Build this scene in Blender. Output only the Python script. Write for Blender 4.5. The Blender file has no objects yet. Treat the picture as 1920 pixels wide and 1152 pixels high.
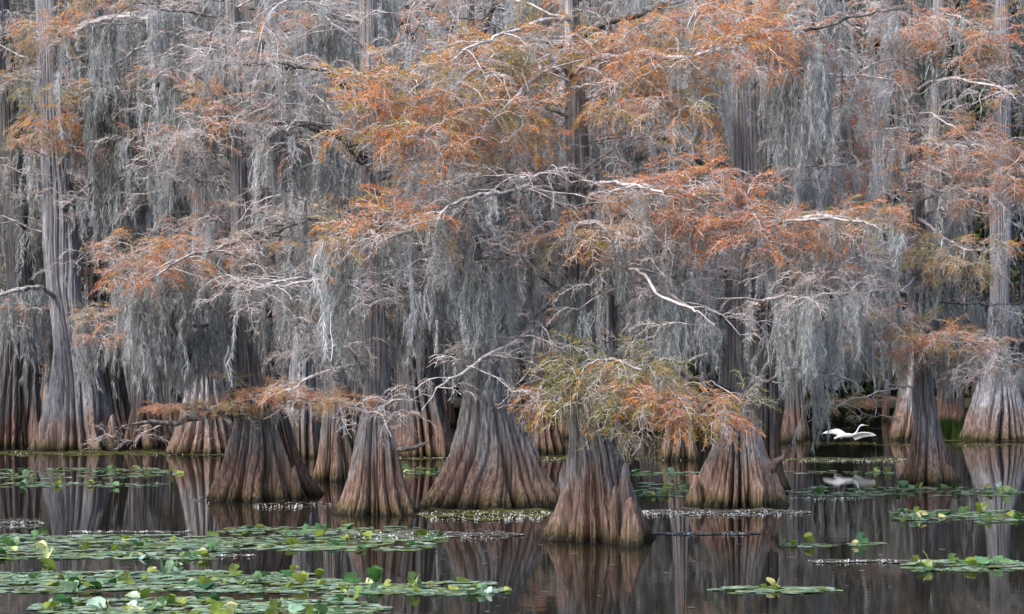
import bpy, math, random
import numpy as np
random.seed(7); RG = np.random.default_rng(11)
F, H, Y0, CX = 4500.0, 3.5, 640.0, 960.0
scene = bpy.context.scene
COL = scene.collection

def dep(yb): return H * F / (yb - Y0)
def P(x, y, d): return np.array([(x - CX) * d / F, d, H - (y - Y0) * d / F])
def U(a, b): return random.uniform(a, b)

# ------------------------------------------------------------------ mesh buffers
class MB:
    def __init__(s): s.v = []; s.f = []; s.t = []; s.n = 0
    def add(s, V, Fc, tint=0.5):
        V = np.asarray(V, dtype=np.float32).reshape(-1, 3); Fc = np.asarray(Fc, dtype=np.int64)
        if len(V) == 0 or len(Fc) == 0: return
        s.v.append(V); s.f.append(Fc + s.n)
        tt = np.empty(len(V), dtype=np.float32); tt[:] = tint
        s.t.append(tt); s.n += len(V)
    def mesh(s, name, origin=(0, 0, 0), mat=None, smooth=False):
        V = np.concatenate(s.v) - np.asarray(origin, dtype=np.float32)
        me = bpy.data.meshes.new(name)
        me.vertices.add(len(V)); me.vertices.foreach_set('co', V.astype(np.float32).ravel())
        nl = sum(f.size for f in s.f); nf = sum(len(f) for f in s.f)
        me.loops.add(nl); me.polygons.add(nf)
        me.loops.foreach_set('vertex_index', np.concatenate([f.ravel() for f in s.f]).astype(np.int32))
        tot = np.concatenate([np.full(len(f), f.shape[1]) for f in s.f])
        st = np.concatenate([[0], np.cumsum(tot)[:-1]])
        me.polygons.foreach_set('loop_start', st.astype(np.int32))
        me.polygons.foreach_set('loop_total', tot.astype(np.int32))
        if smooth: me.polygons.foreach_set('use_smooth', np.ones(nf, dtype=bool))
        a = me.attributes.new('tint', 'FLOAT', 'POINT'); a.data.foreach_set('value', np.concatenate(s.t))
        me.update()
        if mat: me.materials.append(mat)
        return me
    def build(s, name, mat, parent=None, origin=(0, 0, 0), smooth=False):
        if s.n == 0: return None
        o = bpy.data.objects.new(name, s.mesh(name, origin, mat, smooth)); COL.objects.link(o)
        if parent is not None: o.parent = parent
        else: o.location = origin
        return o

def tag(o, label=None, cat=None, group=None, kind=None):
    for k, v in (('label', label), ('category', cat), ('group', group), ('kind', kind)):
        if v: o[k] = v
    return o

def empty(name, loc, label, cat, group=None):
    o = bpy.data.objects.new(name, None); COL.objects.link(o); o.location = loc
    o.empty_display_size = 0.2
    return tag(o, label, cat, group)

def tube(mb, pts, rad, sides=5, tint=0.5, cap=False):
    pts = np.asarray(pts, float); n = len(pts)
    rad = np.broadcast_to(np.asarray(rad, float), (n,))
    t = np.gradient(pts, axis=0); t /= (np.linalg.norm(t, axis=1, keepdims=True) + 1e-9)
    m = np.abs(t.mean(0)); ref = np.zeros(3); ref[int(np.argmin(m))] = 1
    u = np.cross(t, ref); u /= (np.linalg.norm(u, axis=1, keepdims=True) + 1e-9); w = np.cross(t, u)
    a = np.arange(sides) * 2 * math.pi / sides
    V = pts[:, None] + rad[:, None, None] * (np.cos(a)[None, :, None] * u[:, None] + np.sin(a)[None, :, None] * w[:, None])
    i = np.arange(n - 1)[:, None] * sides; j = np.arange(sides)[None]; k = (j + 1) % sides
    Fq = np.stack([i + j, i + k, i + sides + k, i + sides + j], -1).reshape(-1, 4)
    mb.add(V.reshape(-1, 3), Fq, tint)
    if cap:
        mb.add(V[-1], np.arange(sides)[None], tint)

def spline(pts, n):
    """Catmull-Rom through pts"""
    p = np.asarray(pts, float)
    if len(p) == 2: return p[0] + (p[1] - p[0]) * np.linspace(0, 1, n)[:, None]
    p = np.vstack([2 * p[0] - p[1], p, 2 * p[-1] - p[-2]])
    m = len(p) - 3; out = []
    for s in np.linspace(0, m - 1e-6, n):
        i = int(s); t = s - i; a, b, c, d = p[i:i + 4]
        out.append(.5 * ((2 * b) + (c - a) * t + (2 * a - 5 * b + 4 * c - d) * t * t + (3 * b - a - 3 * c + d) * t ** 3))
    return np.array(out)

# ------------------------------------------------------------------ materials
def nodes(name):
    m = bpy.data.materials.new(name); m.use_nodes = True; nt = m.node_tree
    for n in list(nt.nodes): nt.nodes.remove(n)
    return m, nt
def N(nt, typ, **kw):
    n = nt.nodes.new(typ)
    for k, v in kw.items():
        if k.startswith('i_'):
            key = k[2:]; key = int(key) if key.isdigit() else key.replace('_', ' ')
            n.inputs[key].default_value = v
        else: setattr(n, k, v)
    return n
def ramp(nt, stops, interp='LINEAR'):
    r = N(nt, 'ShaderNodeValToRGB'); cr = r.color_ramp; cr.interpolation = interp
    cr.elements[0].position = stops[0][0]; cr.elements[0].color = (*stops[0][1], 1)
    cr.elements[1].position = stops[-1][0]; cr.elements[1].color = (*stops[-1][1], 1)
    for p, c in stops[1:-1]:
        e = cr.elements.new(p); e.color = (*c, 1)
    return r
def L(nt, a, b): nt.links.new(a, b)
def mapr(nt, src, a, b, c, d):
    m = N(nt, 'ShaderNodeMapRange'); L(nt, src, m.inputs[0])
    for i, v in zip((1, 2, 3, 4), (a, b, c, d)): m.inputs[i].default_value = v
    return m.outputs[0]
def mixc(nt, typ, fac, a, b):
    m = N(nt, 'ShaderNodeMix', data_type='RGBA', blend_type=typ)
    for idx, s in ((0, fac), (6, a), (7, b)):
        if hasattr(s, 'is_linked') or hasattr(s, 'links'): L(nt, s, m.inputs[idx])
        elif idx == 0: m.inputs[0].default_value = s
        else: m.inputs[idx].default_value = (*s, 1)
    return m.outputs[2]
def math_(nt, op, a, b=None):
    m = N(nt, 'ShaderNodeMath', operation=op)
    for i, s in enumerate((a, b)):
        if s is None: continue
        if isinstance(s, (int, float)): m.inputs[i].default_value = s
        else: L(nt, s, m.inputs[i])
    return m.outputs[0]

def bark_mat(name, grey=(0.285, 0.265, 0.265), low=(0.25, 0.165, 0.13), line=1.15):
    m, nt = nodes(name)
    geo = N(nt, 'ShaderNodeNewGeometry'); sep = N(nt, 'ShaderNodeSeparateXYZ'); L(nt, geo.outputs['Position'], sep.inputs[0])
    def noise(sx, sz, scale, detail=6, rough=.6):
        mp = N(nt, 'ShaderNodeMapping'); mp.inputs['Scale'].default_value = (sx, sx, sz); L(nt, geo.outputs['Position'], mp.inputs['Vector'])
        n = N(nt, 'ShaderNodeTexNoise'); n.inputs['Scale'].default_value = scale; n.inputs['Detail'].default_value = detail
        n.inputs['Roughness'].default_value = rough; L(nt, mp.outputs[0], n.inputs['Vector']); return n.outputs[0]
    big = noise(1, .35, .9, 4); streak = noise(19, .38, 1.0, 8, .6); fine = noise(45, 2.6, 1.0, 5, .65); wl = noise(2.2, .2, 1.0, 3)
    # reddish-brown flood-line zone under grey bark
    h = math_(nt, 'ADD', sep.outputs[2], mapr(nt, wl, .3, .7, -.45, .45))
    red = mapr(nt, h, line + .25, line - .35, 0, 1)
    gcol = mixc(nt, 'MIX', mapr(nt, big, .35, .65, 0, 1), tuple(c * .78 for c in grey), tuple(c * 1.2 for c in grey))
    lcol = mixc(nt, 'MIX', mapr(nt, big, .35, .65, 0, 1), tuple(c * .8 for c in low), tuple(c * 1.15 for c in low))
    col = mixc(nt, 'MIX', red, gcol, lcol)
    st = mapr(nt, streak, .34, .64, .34, 1.45)
    col = mixc(nt, 'MULTIPLY', 1.0, col, rgb(nt, st))
    fn = mapr(nt, fine, .3, .7, .62, 1.3)
    col = mixc(nt, 'MULTIPLY', 1.0, col, rgb(nt, fn))
    # algae and wet foot
    h2 = math_(nt, 'ADD', sep.outputs[2], mapr(nt, streak, .3, .7, -.12, .12))
    alg = mapr(nt, h2, .40, .14, 0, .8)
    col = mixc(nt, 'MIX', alg, col, (.085, .068, .022))
    wet = mapr(nt, h2, .15, .05, 0, .93)
    col = mixc(nt, 'MIX', wet, col, (.018, .015, .010))
    bs = N(nt, 'ShaderNodeBsdfPrincipled'); L(nt, col, bs.inputs['Base Color'])
    bs.inputs['Roughness'].default_value = .85; bs.inputs['Specular IOR Level'].default_value = .25
    bsum = math_(nt, 'ADD', math_(nt, 'MULTIPLY', streak, 1.0), math_(nt, 'MULTIPLY', fine, .35))
    bp = N(nt, 'ShaderNodeBump'); bp.inputs['Strength'].default_value = 1.0; bp.inputs['Distance'].default_value = .05
    L(nt, bsum, bp.inputs['Height']); L(nt, bp.outputs[0], bs.inputs['Normal'])
    o = N(nt, 'ShaderNodeOutputMaterial'); L(nt, bs.outputs[0], o.inputs[0]); return m
def rgb(nt, val):
    c = N(nt, 'ShaderNodeCombineColor')
    for i in range(3): L(nt, val, c.inputs[i])
    return c.outputs[0]

def leafy(name, stops, attr=True, jit=(.6, 1.35), trans=.3, noise_scale=None, rough=None, hue_noise=0.0):
    m, nt = nodes(name)
    geo = N(nt, 'ShaderNodeNewGeometry')
    r = ramp(nt, stops)
    if attr:
        a = N(nt, 'ShaderNodeAttribute', attribute_name='tint'); src = a.outputs['Fac']
        src = math_(nt, 'ADD', src, mapr(nt, geo.outputs['Random Per Island'], 0, 1, -.09, .09))
        if noise_scale:
            n = N(nt, 'ShaderNodeTexNoise'); n.inputs['Scale'].default_value = noise_scale; n.inputs['Detail'].default_value = 3
            L(nt, geo.outputs['Position'], n.inputs['Vector'])
            src = math_(nt, 'ADD', src, mapr(nt, n.outputs[0], .3, .7, -.33, .33))
    else: src = geo.outputs['Random Per Island']
    L(nt, src, r.inputs[0])
    w = N(nt, 'ShaderNodeTexWhiteNoise', noise_dimensions='1D'); L(nt, geo.outputs['Random Per Island'], w.inputs['W'])
    col = mixc(nt, 'MULTIPLY', 1.0, r.outputs[0], rgb(nt, mapr(nt, w.outputs[0], 0, 1, *jit)))
    o = N(nt, 'ShaderNodeOutputMaterial')
    if rough is None:
        d = N(nt, 'ShaderNodeBsdfDiffuse'); L(nt, col, d.inputs[0])
    else:
        d = N(nt, 'ShaderNodeBsdfPrincipled'); L(nt, col, d.inputs['Base Color']); d.inputs['Roughness'].default_value = rough
    if trans > 0:
        t = N(nt, 'ShaderNodeBsdfTranslucent'); L(nt, col, t.inputs[0])
        mx = N(nt, 'ShaderNodeMixShader'); mx.inputs[0].default_value = trans
        L(nt, d.outputs[0], mx.inputs[1]); L(nt, t.outputs[0], mx.inputs[2]); L(nt, mx.outputs[0], o.inputs[0])
    else: L(nt, d.outputs[0], o.inputs[0])
    return m

M = {}
M['bark'] = bark_mat('cypress_bark')
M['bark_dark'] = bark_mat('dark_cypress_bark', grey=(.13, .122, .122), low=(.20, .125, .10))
M['bark_pale'] = bark_mat('pale_cypress_bark', grey=(.255, .25, .27), low=(.19, .14, .12))
M['limb'] = leafy('limb_bark', [(0, (.06, .053, .052)), (.35, (.19, .175, .17)), (.65, (.38, .345, .34)), (.82, (.54, .475, .46)), (1, (.68, .63, .62))], jit=(.8, 1.2), trans=0, noise_scale=9)
M['moss'] = leafy('spanish_moss', [(0, (.15, .155, .13)), (.45, (.445, .452, .44)), (1, (.75, .762, .77))], jit=(.5, 1.3), trans=.45)
LEAF = [(0, (.10, .15, .025)), (.2, (.30, .30, .05)), (.38, (.54, .34, .075)), (.55, (.78, .34, .075)), (.75, (.72, .24, .085)), (.88, (.46, .20, .10)), (.96, (.30, .17, .10)), (1, (.50, .34, .26))]
M['leaf'] = leafy('cypress_needles', LEAF, trans=.4, noise_scale=1.3)
M['cone'] = leafy('cypress_cones', [(0, (.30, .16, .11)), (1, (.50, .33, .23))], attr=False, trans=0)
M['woods'] = leafy('far_leaves', [(0, (.012, .022, .012)), (.5, (.03, .045, .02)), (.8, (.09, .06, .03)), (1, (.14, .07, .03))], trans=.15, noise_scale=.12)

# ------------------------------------------------------------------ prototypes of sprays and moss
def feather(p, d, ln, wd, rng):
    side = np.cross(d, [rng.uniform(-1, 1), rng.uniform(-1, 1), rng.uniform(-1, 1)]); side /= np.linalg.norm(side) + 1e-9
    return [p, p + d * ln * .5 + side * wd, p + d * ln, p + d * ln * .5 - side * wd]

def make_spray(seed, leafiness, ntw=9, droop=.4, nl=23):
    rng = np.random.default_rng(seed)
    tw, lf, cn = MB(), MB(), MB()
    t = np.linspace(0, 1, 6)
    wob = np.cumsum(rng.normal(0, .035, (6, 3)), 0); wob[0] = 0
    main = np.stack([t, 0 * t, .18 * np.sin(t * 2.2) - droop * t ** 2.2], 1) + wob
    tube(tw, main, np.linspace(.010, .005, 6), 3, .8)
    for k in range(ntw):
        s = .12 + .86 * k / ntw + rng.uniform(-.03, .03); s = min(s, .98)
        i = int(s * 5); f = s * 5 - i; p0 = main[i] * (1 - f) + main[min(i + 1, 5)] * f
        sd = 1 if k % 2 else -1
        ln = rng.uniform(.28, .52) * (1.1 - .45 * s)
        tt = np.linspace(0, 1, 4)[:, None]
        dirv = np.array([rng.uniform(.4, .9), sd * rng.uniform(.5, 1), rng.uniform(-.1, .35)])
        dirv /= np.linalg.norm(dirv)
        dr = rng.uniform(.15, .75)
        q = p0 + dirv * ln * tt + np.array([0, 0, -1]) * dr * ln * tt ** 2 + np.vstack([np.zeros(3), rng.normal(0, .02, (3, 3))])
        tube(tw, q, np.linspace(.0062, .0035, 4), 3, .85)
        if rng.random() < (.28 if leafiness > .5 else .5):
            c = q[-1]; r = .022
            cn.add(c + r * np.array([[1, 0, 0], [-1, 0, 0], [0, 1, 0], [0, -1, 0], [0, 0, 1], [0, 0, -1]]),
                   [[0, 2, 4], [2, 1, 4], [1, 3, 4], [3, 0, 4], [2, 0, 5], [1, 2, 5], [3, 1, 5], [0, 3, 5]])
        n = int(nl * leafiness)
        V = []
        for _ in range(n):
            a = rng.uniform(.1, 1.0); i2 = min(int(a * 3), 2); f2 = a * 3 - i2
            p = q[i2] * (1 - f2) + q[i2 + 1] * f2
            d = dirv * .55 + rng.normal(0, .6, 3) * [1, 1, .7] + np.array([0, 0, -.05]); d /= np.linalg.norm(d)
            V += feather(p, d, rng.uniform(.06, .12), rng.uniform(.005, .0105), rng)
        if V: lf.add(V, np.arange(len(V)).reshape(-1, 4))
        if ntw > 8 and leafiness < .5:
            for _ in range(1):
                i3 = rng.integers(1, 3); d = dirv + rng.normal(0, .6, 3); d /= np.linalg.norm(d)
                e = q[i3] + d * rng.uniform(.1, .22) + np.array([0, 0, -.04])
                tube(tw, [q[i3], (q[i3] + e) / 2 + [0, 0, .02], e], [.0042, .004, .003], 3, .9)
    out = []
    for b in (tw, lf, cn):
        if b.n: out.append((np.concatenate(b.v), b.f, np.concatenate(b.t)))
        else: out.append(None)
    return out
SPR_LEAF = [make_spray(100 + i, 1.0) for i in range(6)]
SPR_MID = [make_spray(120 + i, .5, ntw=10) for i in range(5)]
SPR_BARE = [make_spray(140 + i, .06, ntw=11, droop=.6) for i in range(5)]
def flat(proto):
    V, Fs, T = proto
    return V, Fs, T
def place(mb, proto, R, T, tint=None):
    """R: N,3,3 (with scale), T: N,3, tint N or None"""
    V, Fs, tt = proto; n = len(T)
    if n == 0: return
    W = np.einsum('nij,vj->nvi', R, V) + T[:, None]
    off = (np.arange(n) * len(V))[:, None, None]
    base = mb.n
    tv = np.repeat(np.asarray(tint, np.float32), len(V)) if tint is not None else np.tile(tt, n)
    first = True
    by = {}
    for f in Fs: by.setdefault(f.shape[1], []).append(f)
    mb.v.append(W.reshape(-1, 3).astype(np.float32)); mb.t.append(tv.astype(np.float32))
    for k, fl in by.items():
        f = np.concatenate(fl); mb.f.append((f[None] + off).reshape(-1, k) + base)
    mb.n += n * len(V)

def make_moss(seed, plumes=2, hairs=190, hl=(.05, .11), hw=.0055, strands=3, spread=.07):
    rng = np.random.default_rng(seed); mb = MB(); P_, D_l, Wd = [], [], []
    for k in range(plumes):
        L_ = 1.0 if k == 0 else rng.uniform(.45, .9)
        n = 14; z = -np.linspace(0, L_, n); ax = np.stack([np.cumsum(rng.normal(0, .019, n)), np.cumsum(rng.normal(0, .019, n)), z], 1); ax[:, 0] += .02 * np.sin(z * rng.uniform(6, 14) + rng.uniform(0, 6))
        ax[:, :2] += rng.normal(0, spread, 2) * (1 if k else 0)
        m = int(hairs * L_); u = rng.random(m) ** .85; f = u * (n - 1.001); i0 = f.astype(int); f = (f - i0)[:, None]
        c = ax[i0] * (1 - f) + ax[i0 + 1] * f
        lump = .75 + .35 * np.sin(u * 23 + rng.uniform(0, 6)) * np.sin(u * 9 + rng.uniform(0, 6))
        rad = .030 * lump * (1 - u ** 1.5 * .93); a = rng.uniform(0, 6.28, m); rr = rad * np.sqrt(rng.random(m)) * rng.choice([.8, 1, 1, 1.2, 2.2], m)
        P_.append(c + np.stack([rr * np.cos(a), rr * np.sin(a), 0 * a], 1))
        d = np.stack([np.cos(a) * .35, np.sin(a) * .35, -np.ones(m)], 1) + rng.normal(0, .34, (m, 3)); D_l.append(d / np.linalg.norm(d, axis=1, keepdims=True))
        for _ in range(strands):
            i1 = rng.integers(0, n - 5); q = ax[i1:i1 + rng.integers(4, 9)]; q = q + np.cumsum(rng.normal(0, .008, q.shape), 0) + np.append(rng.normal(0, .04, 2), 0); w = hw * .8
            aa = rng.uniform(0, 3.14); dd = np.array([math.cos(aa) * w, math.sin(aa) * w, 0]); V = np.stack([q - dd, q + dd], 1).reshape(-1, 3); ii = np.arange(len(q) - 1) * 2
            mb.add(V, np.stack([ii, ii + 1, ii + 3, ii + 2], 1))
    p = np.concatenate(P_); d = np.concatenate(D_l); m = len(p)
    s = np.cross(d, rng.normal(0, 1, (m, 3))); s /= np.linalg.norm(s, axis=1, keepdims=True); ln = rng.uniform(*hl, m)[:, None]; w = hw * rng.uniform(.6, 1.4, m)[:, None]
    V = np.stack([p - s * w, p + s * w, p + d * ln + rng.normal(0, .006, (m, 3))], 1).reshape(-1, 3)
    mb.add(V, np.arange(len(V)).reshape(-1, 3))
    return (np.concatenate(mb.v), mb.f, np.concatenate(mb.t))
MOSS_N = [make_moss(200 + i, 1 + i % 2, 190, (.06, .13), .0042, 4, .05) for i in range(10)]
MOSS_M = [make_moss(230 + i, 1 + i % 2, 100, (.07, .15), .0065, 3, .06) for i in range(8)]
MOSS_F = [make_moss(260 + i, 2, 44, (.10, .2), .011, 2, .09) for i in range(6)]

def rotz_scale(n, sx, sz):
    a = RG.uniform(0, 2 * math.pi, n); c, s = np.cos(a), np.sin(a)
    R = np.zeros((n, 3, 3)); R[:, 0, 0] = c * sx; R[:, 0, 1] = -s * sx; R[:, 1, 0] = s * sx; R[:, 1, 1] = c * sx; R[:, 2, 2] = sz
    return R

# stretches of trunk that carry no moss: (x0, x1, y0, y1, nearer than, share)
BARE_TRUNKS = [(434, 488, 600, 770, 54, .92), (684, 730, 600, 780, 50, .92), (1350, 1402, 560, 745, 53, .9), (1372, 1420, 170, 330, 53, .8), (82, 148, 380, 590, 80, .65), (548, 586, 580, 740, 74, .85),
               (1852, 1896, 380, 560, 88, .85), (1855, 1895, 0, 200, 88, .85), (1060, 1095, 100, 330, 44, .8), (820, 935, 0, 90, 54, .85), (0, 46, 100, 520, 82, .35), (675, 712, 0, 130, 50, .4), (1712, 1730, 100, 420, 60, .9),
               (160, 215, 500, 690, 82, .5), (225, 246, 690, 860, 82, .9), (736, 800, 440, 560, 60, .5), (1400, 1460, 600, 860, 58, .5), (1700, 1760, 690, 900, 60, .9)]
def moss_at(mb, pts, lens, lod='N', tone=.5, wide=1.0):
    pts = np.asarray(pts); lens = np.asarray(lens); n = len(pts)
    if n == 0: return
    xx = CX + pts[:, 0] * F / pts[:, 1]; yy = Y0 - (pts[:, 2] - lens - H) * F / pts[:, 1]   # keep the flight lane over the open water free
    ok = ~((xx > 1552) & (xx < 1650) & (yy > 785) & (pts[:, 1] < 74))
    yt = Y0 - (pts[:, 2] - H) * F / pts[:, 1]; rnd = RG.random(n)
    for (a, b, c, d, dm, pr) in BARE_TRUNKS: ok &= ~((xx > a - 6) & (xx < b + 6) & (yy > c) & (yt < d) & (pts[:, 1] < dm) & (rnd < pr))
    pts, lens = pts[ok], lens[ok]; n = len(pts)
    if n == 0: return
    protos = {'N': MOSS_N, 'M': MOSS_M, 'F': MOSS_F}[lod]
    which = RG.integers(0, len(protos), n)
    for k in range(len(protos)):
        s = which == k
        if not s.any(): continue
        m = s.sum(); R = rotz_scale(m, (RG.uniform(.6, 1.4, m) * wide * (.55 + .45 * np.minimum(lens[s], 2.2))), lens[s])
        place(mb, protos[k], R, pts[s], np.clip(tone + RG.normal(0, .22, m), 0, 1))

def spray_at(tw, lf, cn, pts, dirs, scale, leaf, tint, pale=.8):
    """leaf 0 bare, 1 mid, 2 full"""
    pts = np.asarray(pts); n = len(pts)
    if n == 0: return
    dirs = np.asarray(dirs) + 1e-6
    dx = dirs / np.linalg.norm(dirs, axis=1, keepdims=True)
    up = np.array([0, 0, 1.]) + RG.normal(0, .25, (n, 3))
    dy = np.cross(up, dx); dy /= np.linalg.norm(dy, axis=1, keepdims=True) + 1e-9; dz = np.cross(dx, dy)
    R = np.stack([dx, dy, dz], 2) * np.asarray(scale)[:, None, None]
    protos = (SPR_BARE, SPR_MID, SPR_LEAF)[leaf]
    which = RG.integers(0, len(protos), n)
    for k in range(len(protos)):
        s = which == k
        if not s.any(): continue
        a, b, c = protos[k]
        place(tw, a, R[s], pts[s], np.clip(pale + RG.normal(0, .13, s.sum()), 0, 1))
        if b: place(lf, b, R[s], pts[s], np.asarray(tint)[s])
        if c: place(lf, c, R[s], pts[s], np.full(s.sum(), 1.15))

# ------------------------------------------------------------------ trunks
def trunk(D, prof, mat, parent, base, flutes=11, amp=.26, seed=0, nth=176, nz=110, name='trunk', knob=1.0, ampup=.04):
    """prof: (y, xleft, xright) in photo pixels at depth D, bottom first"""
    rng = np.random.default_rng(seed)
    pr = sorted(prof, key=lambda p: -p[0])
    zs = np.array([H - (p[0] - Y0) * D / F for p in pr]); cx = np.array([((p[1] + p[2]) / 2 - CX) * D / F for p in pr]); rr = np.array([(p[2] - p[1]) / 2 * D / F for p in pr])
    zb = zs[0]; slope = (rr[1] - rr[0]) / max(zs[1] - zs[0], .01)
    s = np.linspace(0, 1, nz) ** 1.5
    Z = -0.35 + (zs[-1] + .35) * s
    def smooth(x, xp, fp):
        g = np.interp(x, xp, fp)
        return g
    fine = np.linspace(-.35, zs[-1], 900)
    c1 = np.interp(fine, zs, cx); r1 = np.interp(fine, zs, rr)
    r1 = np.where(fine < zb, rr[0] + (zb - fine) * min(.35, max(0, -slope)), r1)
    k = np.hanning(19); k /= k.sum()
    r1s = np.convolve(np.pad(r1, 9, 'edge'), k, 'valid'); c1s = np.convolve(np.pad(c1, 9, 'edge'), k, 'valid')
    Rz = np.interp(Z, fine, r1s); Cz = np.interp(Z, fine, c1s)
    rmin = np.interp(zs[-1] * .75, fine, r1s); fl = np.clip((Rz - rmin) / (Rz[0] - rmin + 1e-6), 0, 1) ** .7
    th = np.linspace(0, 2 * math.pi, nth, endpoint=False)[None]; Zc = Z[:, None]
    ph = rng.uniform(0, 6.28, 12); zt = max(zs[-1], 3)
    warp = .35 * np.sin(th + ph[0]) + .22 * np.sin(2 * th + ph[1]) + .13 * np.sin(3 * th + ph[2] + Zc * .5) \
        + .030 * np.sin(Zc * 1.1 + ph[3] + 2 * th) + .014 * np.sin(Zc * 2.9 + ph[4] + 3 * th) + .005 * np.sin(Zc * 7.5 + 5 * th + ph[8])
    w = th + warp; flutes = int(flutes * 1.45)
    g1 = np.abs(np.sin(w * flutes / 2 + ph[5]))
    g2 = np.abs(np.sin(w * flutes * 1.5 + ph[6] + .6 * np.sin(Zc * 1.1 + ph[9])))
    g3 = np.abs(np.sin(w * flutes * 2.5 + ph[7] + .8 * np.sin(Zc * .8 + 2 * th)))
    ribamp = 1 + .5 * np.sin(w * flutes / 2 * .37 + ph[10]) + .35 * np.sin(3 * th + ph[11] + Zc * .4)
    lobes = 4; sc = rng.uniform(0, 6.28, 4)
    A = 1.25 * (ampup + (amp - ampup) * fl)[:, None]
    r = Rz[:, None] * (1.04 - 1.75 * A * ribamp * (1 - g1) ** 1.5 - (.42 * A + .012) * (1 - g2) ** 1.6 - (.10 * A + .014) * (1 - g3) ** 1.3)
    r *= 1 + fl[:, None] * (.10 * np.sin(3 * th + ph[2]) + .07 * np.sin(5 * th + ph[7] + Zc * .3)) + .022 * np.sin(Zc * 2.3 + th * 2 + ph[3])
    for q in range(lobes):   # deep splits between buttresses, closing higher up
        dth = np.angle(np.exp(1j * (th - sc[q] - .12 * np.sin(Zc * 1.3 + q)))); r *= 1 - (.34 * fl[:, None] ** .8) * np.exp(-(dth / (.045 + .07 * fl[:, None])) ** 2)
    for q in range(int(5 * knob)):       # burls and scars
        t0, z0 = rng.uniform(0, 6.28), rng.uniform(.3, min(zt, 4)); dth = np.angle(np.exp(1j * (th - t0))); r += Rz[:, None] * rng.choice([.09, .07, -.09]) * knob * np.exp(-(dth / rng.uniform(.1, .24)) ** 2 - ((Zc - z0) / rng.uniform(.1, .3)) ** 2)
    # toes that swell at the water
    r += (np.exp(-np.clip(Zc, 0, 9) * 3.2) * .07 * Rz[:, None]) * g1
    r += rng.normal(0, .004, r.shape)
    X = Cz[:, None] + r * np.cos(th); Y = D + r * np.sin(th) * 1.0; ZZ = np.broadcast_to(Zc, X.shape)
    mb = MB(); V = np.stack([X, Y, ZZ], -1).reshape(-1, 3)
    i = np.arange(nz - 1)[:, None] * nth; j = np.arange(nth)[None]; kk = (j + 1) % nth
    mb.add(V, np.stack([i + j, i + kk, i + nth + kk, i + nth + j], -1).reshape(-1, 4))
    mb.add(V.reshape(nz, nth, 3)[-1], np.arange(nth)[None])
    mb.build(name, mat, parent, base, smooth=True)
    return lambda z: (np.interp(z, fine, c1s), np.interp(z, fine, r1s))

class Tree:
    def __init__(s, label, yb, prof, mat='bark', group='bald cypresses standing in the swamp', flutes=11, seed=1, lod='N', cat='cypress', amp=.26, nth=176, nz=110, name='bald_cypress', knob=1.0):
        s.D = dep(yb); s.lod = lod; s.yb = yb
        xb = (prof[0][1] + prof[0][2]) / 2
        s.base = np.array([(xb - CX) * s.D / F, s.D, 0.0])
        s.e = empty(name, tuple(s.base), label, cat, group)
        s.f = trunk(s.D, prof, M[mat], s.e, s.base, flutes, amp, seed, nth, nz, knob=knob)
        s.top = H - (min(p[0] for p in prof) - Y0) * s.D / F
    def at(s, z): c, r = s.f(z); return np.array([c, s.D, z]), r
    def px(s, x, y, do=0): return P(x, y, s.D + do)

def jitter_path(p, amt, rng=RG):
    n = len(p); w = np.cumsum(rng.normal(0, 1, (n, 3)), 0); w -= np.linspace(0, 1, n)[:, None] * w[-1]
    return p + w * amt

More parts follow.
